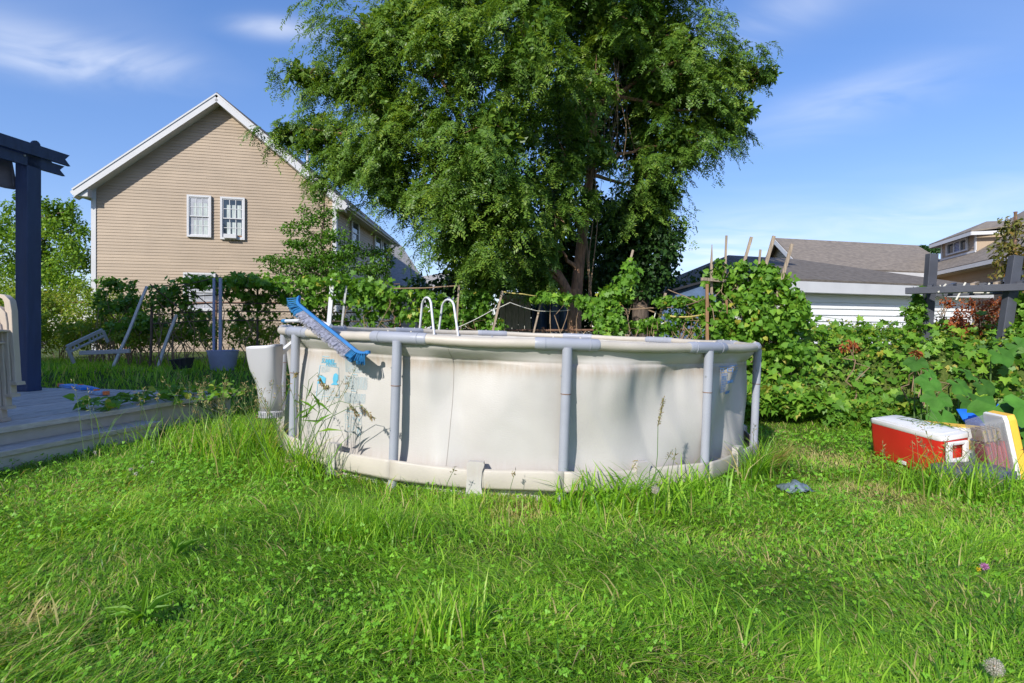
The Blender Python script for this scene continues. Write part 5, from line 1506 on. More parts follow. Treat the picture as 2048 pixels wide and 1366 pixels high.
# ------------------------------------------------------------------ yard things at left
tb = thing('planter_tub', 'round blue-grey plastic tub holding the two trellis posts', 'tub', (*at(446, 0, 10.05)[:2], .40))
c = (*at(446, 0, 10.05)[:2], .39)
MB().lathe([(.001, 0), (.185, 0), (.2, .02), (.235, .27), (.25, .30), (.25, .345), (.262, .35), (.262, .37), (.245, .37), (.235, .30), (.001, .28)], 32, c).build('tub_body', M['blue_tub'], tb, True)
MB().lathe([(.001, .29), (.232, .292)], 24, c).build('soil', M['bark'], tb)
MB().tube([(c[0] + .18, c[1], .66), (c[0] + .19, c[1] - .02, .80)], .012, 6).build('peg', M['blue_tub'], tb, True)
bx = thing('black_planter', 'small black plastic planter lying in the shaded grass', 'planter', (*at(366, 0, 9.4)[:2], .47))
q = np.array((*at(366, 0, 9.4)[:2], .47))
mb = MB()
def obox(c_, ax, ay, az, lo, hi): return [c_ + ax * x + ay * y + az * z for z in (lo[2], hi[2]) for (x, y) in ((lo[0], lo[1]), (hi[0], lo[1]), (hi[0], hi[1]), (lo[0], hi[1]))]
ax, ay = unit((1, -.25, .12)), unit((.25, 1, 0)); az = np.cross(ax, ay)
MB().loft([[q + ax * x * s_ + ay * y * s_ + az * z for x, y in ((-.15, -.09), (.15, -.09), (.15, .09), (-.15, .09))] for z, s_ in ((0, .82), (.15, 1), (.15, 1.08), (.17, 1.08))]).build('planter_body', M['black'], bx, bevel=.008)
for s_ in (-.05, .05): MB().hexa(obox(q, ax, ay, az, (s_ - .006, -.102, .01), (s_ + .006, -.09, .15))).build('rib', M['black'], bx)
cr_ = thing('slotted_panel', 'broken white slotted plastic panel lying tilted in the shaded grass', 'panel', (*at(165, 0, 9.8)[:2], .42))
pa_, pb_ = at(133, 694, 9.4), at(205, 660, 10.0)
d_ = unit(pb_ - pa_); u_ = unit(Z - d_ * d_[2]); Lp = np.linalg.norm(pb_ - pa_)
pw = M['sk']
MB().beam(pa_, pb_, .03, .06).build('top_bar', pw, cr_, bevel=.006)
MB().beam(pa_ - u_ * .02, pa_ - u_ * .30, .03, .06, (0, 1, 0)).build('side_bar', pw, cr_, bevel=.006)
MB().beam(pb_ - u_ * .02, pb_ - u_ * .24, .03, .06, (0, 1, 0)).build('side_bar', pw, cr_, bevel=.006)
for k in range(9):
    a = lerp(pa_, pb_, (k + .8) / 9.8)
    if k in (3, 4): continue
    MB().beam(a - u_ * .032, a - u_ * .085, .02, .02, (0, 1, 0)).build('slat', pw, cr_)
MB().beam(pa_ - u_ * .10, pb_ - u_ * .10, .025, .03).build('mid_bar', pw, cr_)
MB().beam(at(160, 706, 9.5), at(260, 702, 9.7), .08, .07).build('lower_bar', pw, cr_, bevel=.008)

# ------------------------------------------------------------------ right: vine bank, arbor, shrub, junk
M['stalk'] = mat('green_stalk', (.10, .17, .05), .6, .2, 12)
vb = thing('vine_bank', 'mass of lobed vines covering the bank at right', 'vine', (5.5, 8.2, 0))
def bank_pts(n, y1=11.5, zmax=.2):
    x = rng.uniform(2.7, 11.5, n); y = bank_front(x) - .2 + (y1 - bank_front(x)) * rng.random(n) ** 2.2
    z = ground(x, y) + np.maximum(.02, rng.uniform(.02, zmax, n) + .34 * (vnoise(x * 2.4, y * 2.4, 31) - .38) + .16 * (vnoise(x * 6, y * 6, 36) - .4))
    e = .05
    gxn = (ground(x + e, y) - ground(x - e, y)) / (2 * e); gyn = (ground(x, y + e) - ground(x, y - e)) / (2 * e)
    return np.stack([x, y, z], 1), norm(np.stack([-gxn, -gyn, np.ones(n)], 1))
P, nn = bank_pts(9500)
N = norm(nn * .8 + np.array((-.2, -.35, .5)) + rng.normal(size=P.shape) * .38); D = norm(rng.normal(size=P.shape) - Z * .5 - nn * .1)
s_ = rng.uniform(.06, .15, len(P))
v = np.clip(rng.normal(.5, .18, len(P)) + .5 * (vnoise(P[:, 0] * 1.6, P[:, 1] * 1.6 + P[:, 2], 33) - .5), 0, .97)
v[rng.random(len(P)) < .012] = 1.0
leaves('leaf_mass', P, D, N, s_, s_ * .98, 'lobed', M['vine'], vb, v)
P, nn = bank_pts(13000, 9.5, .26)
N = norm(nn * .5 + rng.normal(size=P.shape) * .6 + Z * .3); D = norm(rng.normal(size=P.shape))
leaves('small_leaf_mass', P, D, N, .055, .03, 'diamond', M['weed'], vb)
P, nn = bank_pts(1500, 9.0, .3)
sel = (P[:, 0] / P[:, 1] < .92); P, nn = P[sel][:300], nn[sel][:300]
s_ = rng.uniform(.10, .17, len(P))
leaf_objects(vb, P + nn * .05, norm(rng.normal(size=P.shape) - Z * .6), norm(nn + np.array((-.2, -.45, .4)) + rng.normal(size=P.shape) * .3), s_, s_, 'lobed', M['vine_o'])
sm = MB()
P, nn = bank_pts(26, 9, .3)
for q in P: branchy(sm, q - Z * .1, q + np.array((rng.normal() * .4, rng.normal() * .2, rng.uniform(0, .25))), .004, .002, .6, 6, 4)
sm.build('runners', M['stalk'], vb)['kind'] = 'stuff'

# squash plant with big spotted leaves
sq = thing('squash_plant', 'squash plant with very large dark spotted leaves above the cooler', 'plant', (*at(1900, 0, 6.2)[:2], 0.05))
def big_leaf(c_, D_, N_, size):
    D_ = unit(D_); S_ = unit(np.cross(D_, N_)); N_ = np.cross(S_, D_)
    k = 30; out_ = [(0, .18)]
    V = [c_ + D_ * size * .42]
    for i in range(k):
        a = math.pi * (.10 + 1.8 * i / (k - 1)) 
        r_ = .5 * (1 + .10 * math.cos(5 * (a - math.pi)) + .04 * math.sin(13 * a)) * (1 + .12 * math.cos(a - math.pi))
        x, y = r_ * math.sin(a), -r_ * math.cos(a) + .42
        V.append(c_ + S_ * x * size * 1.05 + D_ * y * size + N_ * size * (.06 * math.cos(5 * a) - .25 * (x * x + (y - .42) ** 2)))
    F = [(0, 1 + i, 2 + i) for i in range(k - 1)]
    o = mesh('leaf', V, F, M['squash'], sq, True)
    gz = float(ground(c_[0], c_[1]))
    MB().tube([c_ + D_ * size * .15, c_ + np.array((.02, .08, -.12)), (c_[0] + .06, c_[1] + .15, gz)], .008, 6).build('leaf_stalk', M['stalk'], sq, True)
for (px, py, Y, s_, dx) in ((1836, 722, 6.6, .22, -.5), (1862, 760, 6.3, .24, -.5), (1905, 765, 6.3, .26, .3), (1875, 790, 6.0, .25, -.4), (1930, 795, 5.9, .30, .2), (1880, 825, 5.7, .24, -.2), (1925, 745, 6.5, .22, .4),
                            (2000, 800, 5.2, .36, -.6), (2035, 790, 5.0, .40, .3), (1990, 705, 6.8, .26, .2), (2020, 690, 7.0, .24, .5), (2060, 860, 4.9, .26, .2), (1850, 745, 6.5, .17, .3), (1955, 770, 6.2, .2, .4)):
    big_leaf(at(px, py - 10, Y), (dx, -.45, -.62), (-.2 + rng.normal() * .32, -.68 + rng.normal() * .16, .66), s_)

ar = thing('garden_arbor', 'dark slate timber arbor with two posts and cross beam above the vines', 'arbor', (*at(1930, 0, 8.3)[:2], .9))
def timber(a, b, wd, dp, nm):
    return MB().beam(a, b, wd, dp, (0, 1, .0)).build(nm, M['slate'], ar, bevel=.006)
timber(at(1864, 508, 8.2), np.array(at(1850, 700, 8.2)), .125, .10, 'post')
timber(at(2032, 512, 7.4), np.array(at(2004, 700, 7.4)), .125, .10, 'post')
a, b = at(1812, 582, 8.12), at(2075, 573, 7.1)
MB().beam(a, b, .10, .09).build('beam', M['slate'], ar, bevel=.005)
a2, b2 = at(1862, 582, 8.42), at(2110, 572, 7.5)
MB().beam(a2, b2, .09, .17).build('beam', M['slate'], ar, bevel=.005)
for k in range(5):
    q = lerp(a, b, .2 + k * .17); q2 = lerp(a2, b2, .02 + k * .19)
    MB().beam(q + Z * .055, q2 + Z * .09, .05, .035).build('slat', M['wood'] if k in (2, 3) else M['slate'], ar)
for k, (x0, y0, x1, y1) in enumerate(((1880, 570, 1889, 600), (1892, 568, 1876, 585), (1931, 565, 1912, 600), (1979, 566, 1968, 588))):
    MB().tube([at(x0, y0, 7.95 - k * .15), at(x1, y1, 7.95 - k * .15)], .010, 5).build('tie', M['twine_w'], ar, True)
MB().tube([at(1876, 586, 7.9), at(1930, 585, 7.8), at(1985, 586, 7.6)], .009, 5).build('tie', M['twine_w'], ar, True)
pp = thing('steel_pipe', 'upright rusty steel pipe behind the sapling at right edge', 'pipe', (*at(2028, 0, 8.6)[:2], 1.0))
a = at(2031, 425, 8.6); MB().tube([(a[0] - .02, 8.6, .9), a], .021, 8).build('pipe_shaft', M['rust'], pp, True)
MB().tube([a - Z * .006, a + Z * .012], .0245, 8).build('pipe_cap', M['rust'], pp, True)
climber('dry_shrub', 'shrub of dry orange-brown leaves between the arbor posts', 'shrub', [px_lobe(*a) for a in ((1900, 655, 8.8, 34, 20, .3), (1935, 630, 8.9, 24, 40, .25), (1960, 620, 8.9, 18, 34, .2), (1985, 640, 8.9, 28, 40, .3), (1890, 605, 8.9, 9, 18, .1), (1990, 605, 8.9, 18, 18, .2), (1955, 660, 8.7, 44, 22, .3), (1700, 690, 7.7, 30, 12, .1), (1830, 712, 7.3, 12, 24, .1))], 2400, .06, 'diamond', M['orange'], 0, 26)
climber('arbor_vine', 'green vine climbing the left arbor post', 'vine', [px_lobe(*a) for a in ((1828, 640, 8.2, 20, 30, .15), (1836, 610, 8.2, 14, 24, .12), (1836, 585, 8.2, 10, 16, .1))], 260, .085, 'lobed', M['vine'], 0, 8)
climber('edge_vine', 'dark green vines hanging at the far right edge below the sapling', 'vine', [px_lobe(*a) for a in ((2052, 620, 7.4, 26, 40, .25), (2060, 680, 7.2, 34, 34, .3))], 700, .09, 'lobed', M['vine'], 0, 8)

# cooler
M['red'] = mat('red_plastic', (.62, .028, .018), .38, .06, 4, .03, 40, dirt=((.42, .03, .02), 9, .62, .6))
M['cwhite'] = mat('cooler_white', (.74, .73, .71), .45, .05, 6, dirt=((.45, .40, .30), 12, .60, .55))
ck = thing('cooler', 'red picnic cooler with white lid half sunk in the grass', 'cooler', (3.55, 4.85, -.1))
c0 = np.array((3.335, 4.42, -.09)); c1 = np.array((3.335, 5.30, -.075)); c2 = np.array((3.68, 4.57, -.08))
lx, ly = c2 - c0, c1 - c0
c3 = c0 + lx + ly
def cring(z, ins, e=0):
    r_ = []
    cs = [c0, c2, c3, c1]; ctr = (c0 + c3) / 2
    for i, p_ in enumerate(cs):
        pr_, nx_ = cs[i - 1], cs[(i + 1) % 4]
        for t_ in (0, .5, 1):
            q_ = p_ + unit(pr_ - p_) * .05 * (1 - t_) ** 2 + unit(nx_ - p_) * .05 * t_ ** 2
            q_ = ctr + (q_ - ctr) * (1 + ins); r_.append(np.array((q_[0], q_[1], q_[2] + z)))
    return r_
MB().loft([cring(.0, -.08), cring(.02, -.05), cring(.17, -.01), cring(.298, .01)]).build('body', M['red'], ck, True)
lidr = MB().loft([cring(.296, .012), cring(.300, .024), cring(.322, .024), cring(.334, .014), cring(.337, -.01)]).build('lid', M['cwhite'], ck, True)
MB().loft([cring(.338, -.12), cring(.343, -.12), cring(.347, -.16)]).build('lid_panel', M['cwhite'], lidr, True)
fx_ = Face(c0, c2, 0); 
hz = -.085
for (x0, x1, z0, z1, nm) in ((.02, .075, .12, .285, 'handle'), (.235, .285, .12, .285, 'handle'), (.075, .235, .12, .16, 'handle'), (.02, .285, .262, .290, 'handle')):
    b_ = MB(); fx_.box(b_, x0, x1, hz + z0, hz + z1, .018, .045 if z0 < .2 else .043); b_.build(nm, M['cwhite'], ck, bevel=.008)
fl = Face(c1, c0, 0)
b_ = MB(); fl.box(b_, .40, .50, hz + .02, hz + .05, .0, .012); b_.build('drain_plug', M['cwhite'], ck, bevel=.004)
# yellow and white carton behind the cooler
bxn = thing('carton', 'yellow and white printed carton lying behind the cooler lid', 'box', (3.95, 5.05, -.1))
cc = np.array((4.02, 5.10, .14)); ax, ay = unit((1, -.45, -.06)), unit((.45, 1, .05)); az = np.cross(ax, ay)
yl = mat('yellow_card', (.78, .46, .05), .6, .08, 8); wh = mat('white_card', (.78, .76, .70), .6, .06, 8)
MB().hexa(obox(cc, ax, ay, az, (-.26, -.11, -.22), (.26, .11, .075))).build('carton_body', wh, bxn)
MB().hexa(obox(cc, ax, ay, az, (-.262, -.05, .0755), (.262, .112, .080))).build('yellow_band', yl, bxn)
MB().hexa(obox(cc, ax, ay, az, (-.262, -.1125, -.10), (.262, -.1105, -.02))).build('yellow_band', yl, bxn)
inkb = mat('black_print', (.03, .025, .02), .6)
prm = MB()
for k in range(3):
    for (dx, w_, z0, z1) in ((0, .012, .03, .055), (.008, .03, .028, .034), (.03, .01, .034, .06), (.045, .012, .028, .052), (.055, .024, .046, .052)):
        x = -.20 + k * .15 + dx
        prm.hexa(obox(cc, ax, ay, az, (x, -.1135, z0), (x + w_, -.1112, z1)))
prm.build('printed_marks', inkb, bxn)
# clear storage bin on its side with yellow-rimmed lid
M['clearp'] = mat('clear_plastic', (.36, .38, .42), .25, .08, 6)
pbs = M['clearp'].node_tree.nodes['Principled BSDF']; pbs.inputs['Alpha'].default_value = .32; pbs.inputs['Transmission Weight'].default_value = .25
bn = thing('storage_bin', 'clear plastic storage bin tipped on its side beside the cooler', 'storage bin', (3.95, 4.45, -.12))
tc_ = at(1982, 893, 4.45)
bx0 = unit((.98, -.18, -.10)); by0 = unit((.18, .98, .0)); bz0 = unit(np.cross(bx0, by0))
tilt = .30
bz0 = unit(bz0 - bx0 * tilt); bx0 = unit(np.cross(by0, bz0))
def brr(x, sy, sz): return [tc_ + bx0 * x + by0 * y * sy + bz0 * z * sz for y, z in ((-1, -.85), (-.9, -1), (.9, -1), (1, -.85), (1, .85), (.9, 1), (-.9, 1), (-1, .85))]
sh_ = MB().loft([brr(-.095, .10, .205), brr(-.09, .105, .21), brr(.06, .12, .23)]).build('bin_shell', M['clearp'], bn)
MB().loft([brr(.057, .13, .243), brr(.082, .135, .248), brr(.086, .13, .243)]).build('rim', M['cwhite'], bn, bevel=.004)
MB().loft([brr(.088, .13, .246), brr(.135, .135, .25), brr(.145, .12, .235)]).build('lid', yl, bn, bevel=.006)
rdp = mat('red_contents', (.45, .05, .045), .5, .2, 10); 
for k in range(4):
    MB().hexa([tc_ + bx0 * (x - .075 + k * .033) + by0 * y + bz0 * z for z in (-.19, .02 + .03 * (k % 2)) for x, y in ((0, -.085), (.028, -.085), (.028, .085), (0, .085))]).build('packet', rdp, bn)
    MB().hexa([tc_ + bx0 * (x - .075 + k * .033) + by0 * y + bz0 * z for z in (.06, .15) for x, y in ((0, -.08), (.02, -.08), (.02, .08), (0, .08))]).build('packet', mat('tan_packet%d' % k, (.42, .30, .2), .6), bn)
for k in range(5):
    MB().hexa([tc_ + bx0 * x + by0 * y + bz0 * z for z in (-.2, .2) for x, y in ((-.07 + k * .03, -.118), (-.065 + k * .03, -.118), (-.065 + k * .03, -.108), (-.07 + k * .03, -.108))]).build('rib', M['clearp'], bn)
tr_ = thing('storage_tray', 'grey-lidded clear tray lying in long grass in front of the cooler', 'tray', (3.62, 4.22, -.12))
tcx = at(1945, 945, 4.2)
def trr(z, s_): return [tcx + np.array((math.copysign(abs(math.cos(a)) ** .5, math.cos(a)) * .235 * s_, math.copysign(abs(math.sin(a)) ** .5, math.sin(a)) * .16 * s_, z)) for a in np.linspace(0, 2 * math.pi, 24, endpoint=False)]
MB().loft([trr(-.11, .84), trr(-.10, .87), trr(-.01, .98)]).build('tray_body', M['clearp'], tr_, True)
MB().loft([trr(-.012, 1.03), trr(.0, 1.05), trr(.035, 1.03), trr(.042, .96)]).build('tray_lid', mat('slate_plastic', (.10, .11, .16), .45, .12, 6), tr_, True)
sl = thing('plastic_sled', 'bright blue plastic sled edge under the squash leaves at right edge', 'sled', (4.75, 5.3, -.1))
V, F = [], []
for i in range(14):
    for j in range(9):
        u_, v_ = i / 13, j / 8
        V.append((4.42 + 1.0 * u_, 5.05 + .6 * v_, .08 + .22 * (1 - v_) * 0 + .20 * (2 * v_ - 1) ** 2 + .08 * math.sin(u_ * 3) - .05 * u_ + .02 * math.cos(u_ * 16)))
for i in range(13):
    for j in range(8): a = i * 9 + j; F.append((a, a + 9, a + 10, a + 1))
o = mesh('sled_shell', V, F, mat('cobalt_plastic', (.02, .16, .70), .35, .06, 6), sl, True); o.modifiers.new('thick', 'SOLIDIFY').thickness = .012
MB().tube([V[i * 9] + np.array((0, 0, .004)) for i in range(14)], .016, 8).build('sled_rim', toyb, sl, True)
def crumple():
    c_ = np.array((*at(1590, 0, 3.95)[:2], 0)); c_[2] = float(ground(c_[0], c_[1])) + .015
    V, F = [], []
    for i in range(14):
        for j in range(9):
            x, y = (i / 13 - .5) * .20, (j / 8 - .5) * .16
            V.append((c_[0] + x, c_[1] + y, c_[2] + .05 * (1 - (x / .1) ** 2) * (1 - (y / .08) ** 2) + .03 * float(vnoise(i * .8, j * .8, 41))))
    for i in range(13):
        for j in range(8): a = i * 9 + j; F.append((a, a + 9, a + 10, a + 1))
    o = mesh('plastic_scrap', V, F, mat('dull_blue_film', (.13, .17, .20), .35, .5, 40), None, True); o.modifiers.new('thick', 'SOLIDIFY').thickness = .004
    tag(o, 'crumpled dull blue plastic scrap in the grass right of the pool', 'scrap')
crumple()
# ------------------------------------------------------------------ lawn
M['grass'] = leafmat('grass_blade', [(0, (.060, .140, .022)), (.3, (.135, .265, .030)), (.6, (.240, .405, .044)), (.85, (.37, .51, .080)), (.97, (.50, .45, .18)), (1, (.56, .44, .22))], .48, .42)
M['clover'] = leafmat('clover_leaf', [(0, (.09, .21, .024)), (.5, (.16, .33, .036)), (1, (.24, .43, .055))], .36, .5)
def allowed(x, y):
    ok = ((x - PC[0]) ** 2 + (y - PC[1]) ** 2) > 2.20 ** 2
    rel = np.stack([x - DO[0], y - DO[1]], -1)
    s_, c_ = rel @ dd[:2], rel @ dc[:2]
    ok &= ~((c_ > -.23) & (s_ < -1.38)) & ~((c_ > -.02) & (s_ < 0.02))
    ok &= ~((y > bank_front(x) + .5) & (x > 2.9))
    ok &= ~((x > 3.33) & (x < 3.8) & (y > 4.5) & (y < 5.3))
    return ok
def blades(name, x, y, ln, wd, lean, m_, var, parent=None, az=None, kind='stuff', levels=3, zoff=0.0):
    n = len(x)
    P = np.stack([x, y, ground(x, y) - .01 + zoff], 1)
    az = rng.uniform(0, 2 * math.pi, n) if az is None else az
    dr = np.stack([np.cos(az), np.sin(az), np.zeros(n)], 1)
    tw = az + math.pi / 2 + rng.normal(0, .5, n)
    sd = np.stack([np.cos(tw), np.sin(tw), np.zeros(n)], 1)
    ts = np.linspace(0, 1, levels + 1)
    wf = [1.0, .95, .7, .0] if levels == 3 else [1.0, .8, .0]
    rows = []
    for t_, f_ in zip(ts, wf):
        c = P + dr * (ln * lean * t_ ** 1.7)[:, None] + Z * (ln * (t_ - .52 * lean * t_ ** 2.2))[:, None]
        if f_ == 0: rows.append(c[:, None])
        else: rows.append(np.stack([c - sd * (wd * f_ / 2)[:, None], c + sd * (wd * f_ / 2)[:, None]], 1))
    V = np.concatenate(rows, 1); k = V.shape[1]
    base = np.arange(n)[:, None] * k
    L_, C_ = [], []
    fl = [(2 * i, 2 * i + 1, 2 * i + 3, 2 * i + 2) for i in range(levels - 1)]
    fl_t = (2 * levels - 2, 2 * levels - 1, 2 * levels)
    loops = np.concatenate([base + np.array(sum(fl, ()))[None], base + np.array(fl_t)[None]], 1)
    counts = np.tile([4] * (levels - 1) + [3], n)
    return rawmesh(name, V.reshape(-1, 3), loops.ravel(), counts, m_, parent, np.repeat(var, levels), kind)
def dry(x, y):
    d = np.zeros_like(x)
    for (px, py, r_) in ((1640, 893, .30), (1665, 905, .22), (1765, 970, .28), (1800, 980, .2), (60, 1270, .07), (1040, 1020, .18)):
        Y = (EYE - .0) * FOC / (py - HOR); X = (px - 1024) / FOC * Y
        d = np.maximum(d, np.exp(-(((x - X) / r_) ** 2 + ((y - Y) / (r_ * 1.2)) ** 2)))
    return d
def lawn_var(x, y, n):
    p_ = .12 + .38 * vnoise(x * .9, y * .9, 51) + .3 * vnoise(x * 2.7, y * 2.7, 52) + .2 * vnoise(x * 6, y * 6, 53)
    v = np.clip(.42 + .8 * (p_ - .5) + rng.normal(0, .20, n), 0, .9)
    dead = rng.random(n) < (.085 + .12 * sst(.5, .8, vnoise(x * 1.7, y * 1.7, 54)) + .75 * dry(x, y))
    v[dead] = rng.uniform(.93, 1, dead.sum())
    return v
def field(name, label, y0, y1, n, ln0, ln1, wd, levels, lean0=.35, lean1=1.0, beyond=0.0):
    y = np.sqrt(rng.uniform(y0 ** 2, y1 ** 2, n)); x = rng.uniform(-1.0, 1.0, n) * (.98 * y + .25)
    if beyond:      # the lawn goes on past the edges of the picture
        y = rng.uniform(y0, y1, n); x = np.where(rng.random(n) < .5, -1, 1) * (.98 * np.maximum(y, 0) * (y > 1.15) + .2 + beyond * rng.random(n))
    k = allowed(x, y); x, y = x[k], y[k]
    hgt = .55 + .9 * vnoise(x * 1.3, y * 1.3, 55) * vnoise(x * 3.3, y * 3.3, 56) * 1.6
    edge = np.exp(-(np.maximum(np.hypot(x - PC[0], y - PC[1]) - 2.3, 0) / .10) ** 2)
    ln = rng.uniform(ln0, ln1, len(x)) * hgt * (1 + .7 * edge) * (1 - .5 * dry(x, y))
    lean = rng.uniform(lean0, lean1, len(x))
    flow = 2 * math.pi * vnoise(x * .8, y * .8, 57) * 1.6
    az = np.where(rng.random(len(x)) < .55, flow + rng.normal(0, .6, len(x)), rng.uniform(0, 6.28, len(x)))
    o = blades(name, x, y, ln, wd * rng.uniform(.6, 1.3, len(x)), lean, M['grass'], lawn_var(x, y, len(x)), az=az, levels=levels)
    return tag(o, label, 'grass')
field('near_grass', 'matted lawn grass nearest the viewer', 1.15, 2.6, 78000, .038, .088, .0042, 3, .6, 1.5)
field('middle_grass', 'rough lawn grass in front of the pool', 2.6, 4.4, 80000, .038, .093, .0055, 2, .55, 1.4)
field('far_grass', 'rough lawn grass beside the pool', 4.4, 7.5, 60000, .045, .115, .009, 2, .5, 1.3)
field('back_grass', 'shaded grass at the back of the yard', 7.5, 13.5, 36000, .08, .24, .015, 2, .2, .8)
field('side_grass', 'rough lawn grass at the sides of the yard', -1.5, 5.5, 46000, .06, .13, .010, 2, .5, 1.3, 2.8)
# longer, broader blades standing out of the mat
field('crab_grass', 'broad lighter crabgrass blades standing out of the lawn', 1.2, 4.6, 9500, .07, .17, .006, 3, .5, 1.3)
# clover
n = 40000
y = np.sqrt(rng.uniform(1.15 ** 2, 6.5 ** 2, n)); x = rng.uniform(-1, 1, n) * (.98 * y + .25)
dens = sst(.34, .6, vnoise(x * 1.2, y * 1.2, 61)) * (.55 + .45 * (x < .2)) * (1 - dry(x, y))
k = allowed(x, y) & (rng.random(n) < .08 + .55 * dens); x, y = x[k], y[k]; n = len(x)
h_ = rng.uniform(.025, .085, n); az = rng.uniform(0, 6.28, n)
C = np.stack([x, y, ground(x, y) + h_], 1)
Nn = norm(np.array((-.15, -.3, 1)) + rng.normal(size=(n, 3)) * .35)
P = np.repeat(C, 3, 0); a3 = (az[:, None] + np.array((0, 2.094, 4.189))[None]).ravel()
D = np.stack([np.cos(a3), np.sin(a3), np.zeros(3 * n)], 1)
N3 = np.repeat(Nn, 3, 0); D = norm(D - N3 * (D * N3).sum(1, keepdims=True))
sz = np.repeat(rng.uniform(.007, .013, n) * (1 + .16 * np.maximum(y - 2, 0)), 3)
v = np.clip(np.repeat(rng.normal(.45, .22, n), 3), 0, 1)
tag(leaves('clover_patch', P, D, N3, sz, sz * .95, 'diamond', M['clover'], None, v), 'low clover leaves mixed through the lawn', 'clover')

# ------------------------------------------------------------------ clumps, weeds and flowers
def clump(name, label, cat, px, Y, n, spread, l0, l1, wd, lean=(.3, .9), dry_=.05, stalks=0, heads=True, group=None, xoff=0, az0=None, hl=(.35, .6), Ybase=None):
    c = at(px, 0, Y); r_ = thing(name, label, cat, (c[0], Y, float(ground(c[0], Y))), group)
    x = c[0] + rng.normal(0, spread, n); y_ = Y + rng.normal(0, spread * .6, n)
    d2 = np.hypot(x - PC[0], y_ - PC[1]); push = d2 < 2.40
    x = np.where(push, PC[0] + (x - PC[0]) / d2 * 2.42, x); y_ = np.where(push, PC[1] + (y_ - PC[1]) / d2 * 2.42, y_)
    ln = rng.uniform(l0, l1, n); v = np.clip(rng.normal(.5, .2, n), 0, .9); v[rng.random(n) < dry_] = .98
    az = None if az0 is None else az0 + rng.normal(0, .8, n)
    blades('blades', x, y_, ln, np.full(n, wd) * rng.uniform(.7, 1.3, n), rng.uniform(*lean, n), M['grass'], v, r_, az, 'stuff', 3)
    if stalks:
        sm_ = MB(); hd_ = []
        for k in range(stalks):
            b = np.array((x[k % n], y_[k % n], 0)); b[2] = float(ground(b[0], b[1]))
            L_ = rng.uniform(*hl); a = rng.uniform(0, 6.28) if az0 is None else az0 + rng.normal(0, .7)
            e = b + np.array((math.cos(a) * L_ * .45, math.sin(a) * L_ * .45 - .05, L_))
            md_ = lerp(b, e, .55) + Z * .06 * L_
            sm_.tube([b, md_, e], [.0022, .0018, .0012], 4)
            for s_ in range(9): hd_.append(lerp(md_, e, .55 + .05 * s_) + rng.normal(size=3) * .008)
        sm_.build('stalks', M['stalk'], r_)['kind'] = 'stuff'
        if heads:
            H = np.array(hd_); leaves('seed_heads', H, norm(rng.normal(size=H.shape) + Z * .6), norm(rng.normal(size=H.shape)), .03, .007, 'diamond', M['seed'], r_)
    return r_
M['seed'] = leafmat('seed_head', [(0, (.20, .13, .06)), (.5, (.34, .26, .12)), (1, (.30, .32, .12))], .25, .6, (1.2, 1.1, .8))
G = 'grass clumps round the pool'
clump('grass_clump', 'tall seeding grass clump around the left front pool leg', 'grass', 590, 3.95, 190, .16, .18, .50, .0075, (.25, .8), .10, 14, True, G, hl=(.5, .8))
clump('grass_clump', 'bright tall grass between deck step and pool skimmer', 'grass', 500, 4.6, 560, .30, .22, .52, .007, (.25, .85), .12, 36, True, G, hl=(.4, .65))
clump('grass_clump', 'seeding grass stalks right of the deck step end', 'grass', 430, 5.0, 420, .32, .18, .46, .007, (.25, .9), .14, 36, True, G, hl=(.4, .62))
clump('grass_clump', 'arching crabgrass clump against the strap right of centre leg', 'grass', 1270, 3.42, 190, .17, .18, .40, .012, (.4, 1.0), .06, 3, True, G, hl=(.3, .45))
clump('grass_clump', 'small crabgrass clump at the foot of the centre pool leg', 'grass', 1130, 3.40, 40, .06, .16, .34, .011, (.3, .9), .05, 0, True, G)
clump('grass_clump', 'grass clump before the second pool leg from the right', 'grass', 1395, 3.70, 70, .09, .18, .38, .011, (.3, .9), .05, 0, True, G)
clump('grass_clump', 'long drooping grass round the rightmost pool leg', 'grass', 1490, 4.25, 190, .12, .25, .52, .008, (.35, .95), .08, 3, True, G, hl=(.4, .6))
clump('grass_clump', 'brown dead grass tuft right of the rightmost pool leg', 'grass', 1535, 4.6, 130, .06, .25, .48, .008, (.4, .9), .9, 0, True, G, az0=-1.2)
clump('grass_clump', 'long grass growing over the storage tray', 'grass', 1925, 3.9, 360, .24, .22, .46, .008, (.3, .95), .08, 8, True, G, hl=(.35, .5))
clump('grass_clump', 'dense grass before the cooler drain end', 'grass', 1840, 4.25, 200, .22, .08, .17, .007, (.3, .9), .08, 6, True, G, hl=(.2, .35))
clump('grass_clump', 'seeding grass in front of the cooler handle', 'grass', 1885, 4.15, 40, .12, .12, .24, .005, (.25, .7), .2, 9, True, G, hl=(.3, .42))
clump('grass_clump', 'dark dense fine grass mound in front of the left half of the pool', 'grass', 730, 2.85, 900, .15, .12, .24, .004, (.3, .9), .02, 0, True, G)
clump('grass_clump', 'short grass fringe under the strap at the pool front', 'grass', 960, 3.36, 200, .30, .10, .20, .006, (.3, .9), .16, 3, True, G, hl=(.15, .26))
clump('grass_clump', 'grass fringe at the pool front left of centre', 'grass', 800, 3.45, 160, .22, .10, .20, .006, (.3, .9), .10, 2, True, G, hl=(.18, .28))
clump('grass_clump', 'yellowish upright grass tuft at bottom centre of the lawn', 'grass', 880, 1.95, 90, .09, .16, .26, .007, (.15, .6), .12, 0, True, G)
